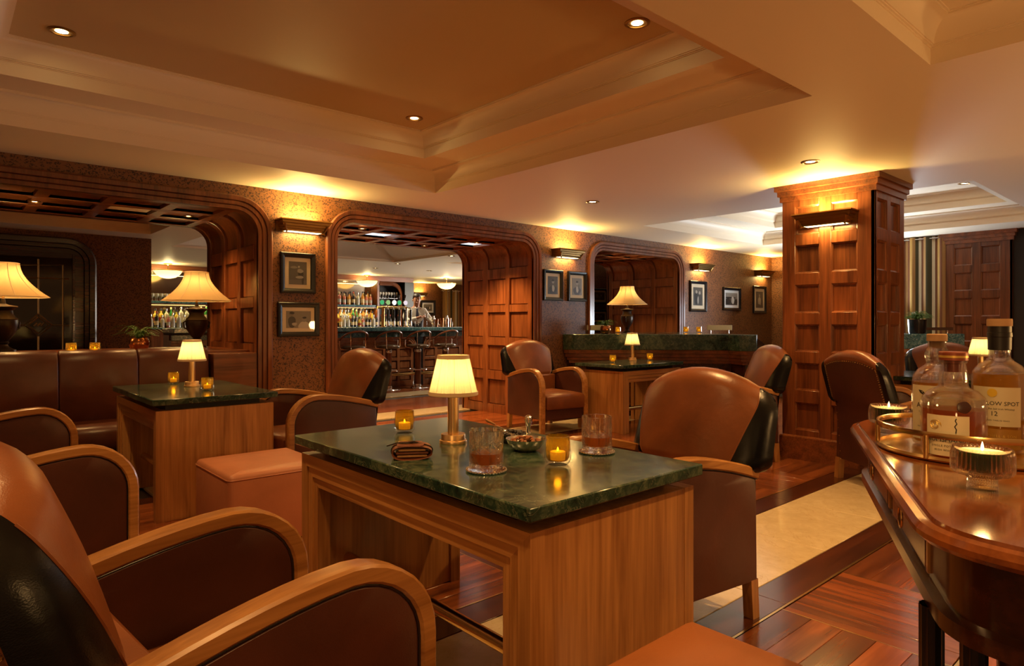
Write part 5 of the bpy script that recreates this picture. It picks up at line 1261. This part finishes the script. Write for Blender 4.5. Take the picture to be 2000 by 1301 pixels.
MB().box(XB+0.03, XC, -0.30, -0.05, 1.83, 1.85).build('glass_rack', M['clear'], t)
light('backbar_light', 'AREA', (5.6, 15.1, 1.55), 16, (1.0, 0.70, 0.28), (-0.5, 0, 0), 6.0, sy=0.05)
light('backbar_top_light', 'AREA', (5.6, 15.25, 2.24), 9, (1.0, 0.78, 0.42), (-0.3, 0, 0), 6.0, sy=0.05)

def proto(kind, prof, gm, cap, lab, lr):
    t = put('spirit_bottle', None); MB().lathe(prof, 14).build('glass_body', gm, t, ang=60)
    zt = prof[-1][1]; r = prof[-1][0]+0.003
    MB().lathe([(r, zt-0.03), (r, zt+0.012), (0.0, zt+0.012)], 10).build('cap', cap, t)
    MB().lathe([(lr[0], lr[1]), (lr[0], lr[2])], 14).build('paper_label', lab, t); return t
def bp_(r, h, sh, nr): return [(0.0, 0.0), (r, 0.004), (r, sh*h), (r*0.75, (sh+0.09)*h), (nr, (sh+0.17)*h), (nr, h)]
gA = plain('liquor_a', (0.55, 0.24, 0.04), 0.06, coat=0.5); gG = plain('liquor_green', (0.03, 0.22, 0.04), 0.06, coat=0.5); gC = plain('liquor_clear', (0.50, 0.50, 0.40), 0.06, coat=0.5)
gD = plain('liquor_dark', (0.012, 0.010, 0.010), 0.06, coat=0.5); gY = plain('liquor_yellow', (0.60, 0.45, 0.06), 0.06, coat=0.5); gP = plain('liquor_pink', (0.50, 0.16, 0.12), 0.06, coat=0.5)
lW = plain('label_white', (0.5, 0.47, 0.40), 0.6); lC = plain('label_cream', (0.68, 0.55, 0.30), 0.6); lR = plain('label_red', (0.35, 0.05, 0.03), 0.6); lK = plain('label_black', (0.02, 0.02, 0.02), 0.5)
PRO = [(proto(0, bp_(0.040, 0.30, 0.60, 0.014), gA, lK, lC, (0.0405, 0.05, 0.14)), 'amber spirit bottle with a cream label'),
       (proto(1, bp_(0.037, 0.32, 0.58, 0.013), gG, lC, lW, (0.0375, 0.05, 0.15)), 'green spirit bottle with a white label'),
       (proto(2, bp_(0.042, 0.28, 0.62, 0.015), gC, M['steel'], lW, (0.0425, 0.04, 0.13)), 'clear spirit bottle with a white label'),
       (proto(3, bp_(0.038, 0.30, 0.64, 0.014), gD, lR, lC, (0.0385, 0.05, 0.13)), 'dark wine bottle with a cream label'),
       (proto(4, bp_(0.044, 0.26, 0.55, 0.016), gY, lK, lR, (0.0445, 0.04, 0.11)), 'yellow spirit bottle with a red label'),
       (proto(5, bp_(0.040, 0.27, 0.66, 0.016), gP, lC, lW, (0.0405, 0.05, 0.13)), 'pink spirit bottle with a white label')]
used = set(); rb = random.Random(11)
def bottle_at(x, y, z, k, where, s=1.0):
    pr, lb = PRO[k]; label = lb + ' ' + where; g = lb.split()[0] + ' bottles ' + where
    if k not in used: o = pr; used.add(k); o.location = (x, y, z); o['label'] = label; o['group'] = g
    else: o = dup(pr, (x, y, z), rb.uniform(0, 6), label, g)
    o['category'] = 'bottle'; o.scale = (s, s, s)
def bottle_row(x0, x1, step, y, z, kinds, where, s0, s1):
    x = x0
    while x < x1: bottle_at(x, y+rb.uniform(-.01, .01), z, rb.choice(kinds), where, rb.uniform(s0, s1)); x += step*rb.uniform(0.9, 1.15)
Yb = 15.4
bottle_row(7.62, 8.55, 0.125, Yb-0.23, 1.655, [0, 0, 2, 2, 5, 3], 'on the upper shelf of the back bar', 0.95, 1.15)
bottle_row(7.66, 8.55, 0.14, Yb-0.11, 1.655, [0, 2, 1], 'on the upper shelf of the back bar', 0.95, 1.15)
bottle_row(7.56, 8.58, 0.098, Yb-0.42, 1.09, [0, 2, 4, 5, 3, 2], 'in the front row of the lower back bar', 0.9, 1.1)
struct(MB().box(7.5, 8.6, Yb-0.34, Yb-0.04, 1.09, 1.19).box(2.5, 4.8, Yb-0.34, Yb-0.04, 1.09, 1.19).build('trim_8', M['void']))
bottle_row(7.56, 8.58, 0.095, Yb-0.28, 1.19, [1, 1, 2, 4, 0, 2], 'in the back row of the lower back bar', 1.0, 1.2)
bottle_row(7.58, 8.58, 0.11, Yb-0.14, 1.19, [1, 0, 2], 'in the back row of the lower back bar', 1.15, 1.3)
bottle_row(8.74, 9.35, 0.13, Yb-0.36, 1.09, [3], 'in the dark arched bay of the back bar', 1.0, 1.1)
bottle_row(2.62, 4.6, 0.10, Yb-0.42, 1.09, [0, 2, 4, 5, 3, 2, 0], 'in the front row beside the urn lamp', 0.9, 1.1)
bottle_row(2.62, 4.6, 0.098, Yb-0.28, 1.19, [1, 1, 2, 4, 0, 2], 'in the back row beside the urn lamp', 1.0, 1.25)
# hanging and standing glasses
gl = MB().lathe([(0.030, 0.0), (0.030, 0.002), (0.004, 0.006), (0.004, 0.06), (0.012, 0.07), (0.034, 0.10), (0.036, 0.13), (0.032, 0.16)], 12).mesh('wine_glass', plain('glass_far', (0.55, 0.52, 0.42), 0.05, coat=1.0))
n_ = 0
for (x0, x1, z, y) in ((2.62, 4.7, 1.655, Yb-0.24), (2.62, 4.7, 1.655, Yb-0.12), (8.72, 9.32, 1.85, Yb-0.2)):
    x = x0
    while x < x1:
        tag(put('wine_glass', gl, None, (x, y, z)), 'stemmed glass standing in the crowded glass row on the left back bar' if x < 5 else 'stemmed glass standing on the glass rack in the arched bay', 'glass', 'glasses on the left back bar' if x < 5 else 'glasses in the arched bay'); x += 0.085
# ------------------------------------------------------------------ pendants
def make_pendant(label, loc):
    t = thing('pendant_light', label, 'pendant light', loc, 0, 'stepped alabaster pendants')
    MB().lathe([(0.08, 0.0), (0.08, -0.015), (0.02, -0.03), (0.012, -0.04), (0.012, -0.15)], 16).build('stem', M['brass'], t)
    MB().lathe([(0.26, -0.145), (0.262, -0.155), (0.24, -0.20), (0.236, -0.205), (0.205, -0.24), (0.20, -0.245), (0.14, -0.285), (0.06, -0.305), (0.0, -0.31)], 36).build('bowl', shade_mat('alabaster', (1.0, 0.84, 0.50), 0.55), t)
    MB().lathe([(0.263, -0.140), (0.268, -0.145), (0.263, -0.156)], 36).build('rim', M['brass'], t)
    MB().ball((0, 0, -0.18), 0.04, 10, 8).build('bulb', M['bulb'], t)
    return t
p0 = make_pendant('alabaster bowl pendant over the back bar in the middle arch', (8.19, 14.787, CEIL))
dup(p0, (10.368, 14.376, CEIL), 0, 'alabaster bowl pendant right of the bartender'); dup(p0, (3.55, 14.62, CEIL), 0, 'alabaster bowl pendant seen beside the urn lamp through the left arch')
for o in [o for o in COL.objects if o.name.startswith('pendant_light')]: light('pendant_bulb', 'POINT', (0, 0, -0.17), 22, (1.0, 0.76, 0.34), size=0.05, parent=o)

# ------------------------------------------------------------------ beer font on the counter
t = thing('beer_font', 'row of beer taps with lit round badges on the bar', 'beer taps', (0, 10.78, 1.11))
XT = [onY(x, 600, 10.78)[0] for x in (737, 798)]
for x in (XT[0]+0.12, XT[1]-0.06): MB().lathe([(0.05, 0.0), (0.05, 0.015), (0.032, 0.03), (0.03, 0.37), (0.036, 0.385)], 16, (x, 0, 0)).build('column', M['brass'], t)
MB().tube([(XT[0], 0, 0.375), (XT[1]-0.05, 0, 0.375)], 0.026, 12).build('manifold', M['brass'], t)
bad = {'g': emit('badge_green', (0.05, 0.40, 0.14), 0.6), 'l': emit('badge_lime', (0.25, 0.45, 0.16), 0.6), 'w': emit('badge_white', (0.9, 1.0, 0.95), 1.2), 'p': emit('badge_pale', (0.75, 0.66, 0.72), 0.6)}
for x, c in zip((745, 757, 769, 779, 791), 'glwgp'):
    X = onY(x, 600, 10.78)[0]; Mm = Mx((1, 0, 0), (0, 0, 1), (0, -1, 0), (X, -0.01, 0.47))
    MB().lathe([(0.0, 0.0), (0.050, 0.0), (0.052, 0.008), (0.047, 0.014), (0.0, 0.015)], 24, M=Mm).build('badge', M['chrome'], t)
    MB().lathe([(0.045, 0.0145), (0.0, 0.016)], 24, M=Mm).build('badge_face', bad[c], t)
    MB().tube([(X, 0, 0.375), (X, 0, 0.43)], 0.01, 8).build('badge_stem', M['chrome'], t)
    MB().tube([(X, 0, 0.55), (X+0.01, 0, 0.62)], [0.014, 0.02], 8).build('tap_handle', M['black'], t)
for x in (752, 763, 774, 785, 796):
    X = onY(x, 600, 10.78)[0]
    MB().tube([(X, -0.02, 0.375), (X, -0.09, 0.37), (X, -0.11, 0.33)], 0.014, 8).build('tap_neck', M['chrome'], t)
    MB().tube([(X, -0.11, 0.33), (X, -0.112, 0.12)], [0.024, 0.018], 10).build('tap_barrel', M['black'], t)
    MB().lathe([(0.012, 0.02), (0.024, 0.03), (0.022, 0.075), (0.016, 0.12)], 12, (X, -0.112, 0)).build('spout', M['chrome'], t)
MB().box(XT[0], XT[1], -0.19, 0.04, 0.0, 0.008, 0.002).build('drip_tray', M['chrome'], t)

# ------------------------------------------------------------------ glassware by the bartender
k = 0
items = [(848, 'steel'), (853, 'copper'), (860, 'copper'), (866, 'glass'), (872, 'steel'), (878, 'copper'), (884, 'glass'), (803, 'glass'), (811, 'glass'), (838, 'glass')]
cat_i = {'steel': ('cocktail_shaker', 'steel cocktail shaker', 'shaker'), 'copper': ('mixing_tin', 'copper mixing tin', 'tin'), 'glass': ('bar_tumbler', 'clear bar tumbler', 'glass')}
where = ['right beside the bartender\'s hand', 'first in the copper group on the bar', 'second in the copper group on the bar', 'behind the copper tins', 'tallest on the right end of the bar', 'at the far right of the bar', 'last on the right of the bar', 'in front of the bartender\'s waist, left', 'in front of the bartender\'s waist, right', 'by the bartender\'s lowered hand']
for (x, kd), wh in zip(items, where):
    nm, lb, ct = cat_i[kd]; X = onY(x, 630, 10.80)[0]; hgt = {'steel': 0.22, 'copper': 0.17, 'glass': 0.11}[kd]*rb.uniform(0.9, 1.1)
    prof = [(0.0, 0.0), (0.034, 0.0), (0.042, hgt*0.7), (0.030, hgt*0.82), (0.018, hgt*0.9), (0.018, hgt), (0.0, hgt)] if kd == 'steel' else [(0.0, 0.0), (0.032, 0.0), (0.042, hgt), (0.039, hgt), (0.030, 0.006), (0.0, 0.006)]
    tag(MB().lathe(prof, 18).build(nm, {'steel': M['chrome'], 'copper': M['copper'], 'glass': M['clear']}[kd], None, (X, 10.80+rb.uniform(-.06, .06), 1.11)), lb + ' ' + wh, ct)

# ------------------------------------------------------------------ bartender
def skin(name, vs, es, mat, parent, sub=2):
    me = bpy.data.meshes.new(name); me.from_pydata([v[:3] for v in vs], es, [])
    o = put(name, me, parent); m = o.modifiers.new('skin', 'SKIN'); m.use_smooth_shade = True
    for i, v in enumerate(vs):
        r = v[3] if isinstance(v[3], tuple) else (v[3], v[3]); me.skin_vertices[0].data[i].radius = r
    me.skin_vertices[0].data[0].use_root = True
    s = o.modifiers.new('sub', 'SUBSURF'); s.levels = sub; s.render_levels = sub; me.materials.append(mat); return o
PX = onY(812, 600, 11.5)[0]
t = thing('bartender', 'smiling bartender in a white shirt, dark waistcoat and tie behind the bar', 'person', (PX, 11.5, 0), -0.35)
# local: faces -y.  x: his left is +x
HL, HR = (0.40, -0.30, 1.17), (0.06, -0.30, 1.33)
bvs = [(0, 0.0, 0.95, (.16, .11)), (0, 0.0, 1.12, (.15, .10)), (0, -0.01, 1.30, (.16, .11)), (0, -0.01, 1.43, (.13, .09)), (0.0, -0.02, 1.52, .058), (0.005, -0.04, 1.585, .062), (0.01, -0.05, 1.65, (.078, .090)), (0.012, -0.04, 1.725, (.080, .092)), (0.012, -0.035, 1.765, (.05, .06)),
       (0.17, -0.01, 1.44, .065), (0.235, -0.05, 1.33, .05), (0.30, -0.14, 1.24, .042), (HL[0]-.03, HL[1]+.05, 1.185, .028), (HL[0], HL[1], HL[2], .03),
       (-0.17, -0.01, 1.44, .065), (-0.235, -0.04, 1.30, .05), (-0.20, -0.16, 1.23, .042), (HR[0]-.07, HR[1]+.03, 1.30, .028), (HR[0], HR[1], HR[2], .030),
       (-0.10, 0.0, 0.75, .085), (-0.11, 0.0, 0.45, .062), (-0.11, 0.0, 0.06, .045), (0.10, 0.0, 0.75, .085), (0.11, 0.0, 0.45, .062), (0.11, 0.0, 0.06, .045)]
bes = [(0, 1), (1, 2), (2, 3), (3, 4), (4, 5), (5, 6), (6, 7), (7, 8), (3, 9), (9, 10), (10, 11), (11, 12), (12, 13), (3, 14), (14, 15), (15, 16), (16, 17), (17, 18), (0, 19), (19, 20), (20, 21), (0, 22), (22, 23), (23, 24)]
skin('body', bvs, bes, M['skin'], t)
def fingers(c, dirv, side, parent):
    c = Vector(c); d = Vector(dirv).normalized(); s = Vector(side).normalized()
    for i, (l, o) in enumerate(((0.060, -0.024), (0.068, -0.008), (0.063, 0.008), (0.05, 0.022))):
        p = c + s*o + d*0.02; dn = Vector((0, 0, -1))
        skin('finger', [(*p, .0095), (*(p+d*l*0.5), .009), (*(p+d*l*0.85+dn*0.015), .008), (*(p+d*l+dn*0.03), .006)], [(0, 1), (1, 2), (2, 3)], M['skin'], parent, 1)
    p = c - s*0.026; skin('thumb', [(*p, .011), (*(p - s*0.02 + d*0.025), .010), (*(p - s*0.018 + d*0.05), .008)], [(0, 1), (1, 2)], M['skin'], parent, 1)
fingers(HL, (0.5, -0.8, -0.35), (0.8, 0.5, 0), t); fingers(HR, (0.8, -0.5, 0.1), (0.4, 0.6, 0.5), t)
shirt = plain('white_shirt', (0.72, 0.68, 0.60), 0.8); vest = plain('dark_waistcoat', (0.012, 0.012, 0.016), 0.7)
skin('shirt', [(0, 0.0, 0.98, (.165, .115)), (0, 0.0, 1.14, (.158, .108)), (0, -0.01, 1.30, (.168, .118)), (0, -0.01, 1.43, (.14, .098)), (0.0, -0.02, 1.505, .066),
               (0.175, -0.01, 1.44, .076), (0.238, -0.05, 1.33, .063), (0.30, -0.14, 1.24, .055), (HL[0]-.035, HL[1]+.06, 1.19, .040),
               (-0.175, -0.01, 1.44, .076), (-0.238, -0.04, 1.30, .063), (-0.20, -0.16, 1.23, .055), (HR[0]-.085, HR[1]+.04, 1.292, .040)],
     [(0, 1), (1, 2), (2, 3), (3, 4), (3, 5), (5, 6), (6, 7), (7, 8), (3, 9), (9, 10), (10, 11), (11, 12)], shirt, t)
skin('waistcoat', [(0, 0.0, 0.92, (.172, .122)), (0, 0.0, 1.14, (.166, .116)), (0, -0.01, 1.29, (.174, .126)), (0.09, -0.012, 1.41, (.062, .100)), (-0.09, -0.012, 1.41, (.062, .100))], [(0, 1), (1, 2), (2, 3), (2, 4)], vest, t)
MB().grid([[(-0.02, -0.118, 1.49), (0.02, -0.118, 1.49)], [(-0.018, -0.132, 1.465), (0.018, -0.132, 1.465)], [(-0.034, -0.150, 1.33), (0.034, -0.150, 1.33)], [(-0.028, -0.152, 1.27), (0.028, -0.152, 1.27)]]).build('tie', plain('navy_tie', (0.015, 0.018, 0.05), 0.5), t)
MB().grid([[(-0.062, -0.03, 1.515), (-0.03, -0.095, 1.50), (0, -0.115, 1.475), (0.03, -0.095, 1.50), (0.062, -0.03, 1.515)], [(-0.058, -0.03, 1.545), (-0.03, -0.085, 1.53), (0, -0.108, 1.50), (0.03, -0.085, 1.53), (0.058, -0.03, 1.545)]]).build('collar', shirt, t)
hair = plain('dark_hair', (0.025, 0.014, 0.008), 0.5, bump=(120, .6))
rows = []
for i in range(9):
    ph = PI*0.5*i/8
    rows.append([(0.012+0.088*math.cos(ph)*math.cos(a), -0.030+0.103*math.cos(ph)*math.sin(a), 1.715+(0.105*math.sin(ph)) - (0.06*(1-math.sin(ph)) if math.sin(a) > -0.2 else -0.025*(1-math.sin(ph)))) for a in [2*PI*k/20 for k in range(20)]])
MB().grid(rows, True).build('hair', hair, t, ang=80)
for s in (-1, 1):
    MB().ball((0.01+s*0.084, -0.035, 1.665), 0.022, 8, 6, (0.4, 0.8, 1.2)).build('ear', M['skin'], t)
    MB().ball((0.01+s*0.032, -0.128, 1.678), 0.010, 8, 6, (1.2, 0.6, 0.8)).build('eye', plain('eye_dark', (0.05, 0.03, 0.025), 0.3), t)
    MB().tube([(0.01+s*0.016, -0.136, 1.698), (0.01+s*0.035, -0.136, 1.704), (0.01+s*0.052, -0.125, 1.697)], 0.005, 6).build('eyebrow', hair, t)
MB().ball((0.01, -0.142, 1.655), 0.017, 8, 6, (0.8, 1.0, 1.4)).build('nose', M['skin'], t)
MB().tube([(-0.022, -0.128, 1.618), (0.0, -0.137, 1.608), (0.02, -0.137, 1.608), (0.042, -0.128, 1.618)], 0.0065, 6).build('mouth', plain('smile', (0.70, 0.50, 0.45), 0.5), t)
o = tag(MB().lathe([(0.0, 0.0), (0.03, 0.0), (0.036, 0.09), (0.033, 0.09), (0.027, 0.005), (0.0, 0.005)], 18).build('mixing_glass', M['clear'], None, (PX-0.03, 11.06, 1.30)), 'clear mixing glass in the bartender\'s raised hand', 'glass')

# ------------------------------------------------------------------ glazed door in the snug
xd0, xd1 = -0.30, 1.37; yd = 10.49
root = struct(put('door_1', None))
pa = Path(-0.42, 1.50, 2.19, 0.195); mb = MB(); rows = []
for s_ in pa.samples(0, pa.L):
    x, z, nx, nz = pa.at(s_); rows.append([(x+nx*o, 10.5+y, z+nz*o) for (o, y) in [(-0.11, 0.0), (-0.11, -0.02), (0.0, -0.022), (0.004, -0.01), (0.012, -0.030), (0.06, -0.032), (0.064, -0.02), (0.07, -0.042), (0.13, -0.046), (0.15, -0.03), (0.15, 0.0)]])
mb.grid(rows).build('architrave', M['mahog_d'], root, ang=25)
MB().box(xd0, xd1, yd-0.012, yd-0.002, 0.02, 2.09).build('pane', plain('dark_glass', (0.02, 0.012, 0.006), 0.08), root, smooth=False)
MB().box(xd0, xd1, yd-0.04, yd, 0.0, 0.22, 0.004).box(xd1, xd1+0.03, yd-0.04, yd, 0, 2.12, 0.004).box(xd0, xd1, yd-0.04, yd, 2.06, 2.12, 0.004).build('door_frame', M['mahog_d'], root)
lead = plain('lead_came', (0.55, 0.42, 0.22), 0.3, 0.8)
def P_(x, y): q = onY(x, y, yd-0.016); return (q[0], yd-0.016, q[1])
for pts in ([(75, 506), (75, 613)], [(75, 657), (75, 700)], [(0, 517), (123, 518), (123, 700)], [(0, 541), (135, 545)], [(102, 635), (135, 636)], [(10, 635), (48, 635)], [(75, 613), (102, 635), (75, 657), (48, 635), (75, 613)], [(75, 619), (95, 635), (75, 651), (55, 635), (75, 619)]):
    MB().tube([P_(*p) for p in pts], 0.011, 4).build('lead_came', lead, root)
for dx in (-6, 1, 8): MB().tube([P_(75+dx-3, 637), P_(75+dx+3, 631)], 0.009, 4).build('etched_mark', lead, root)
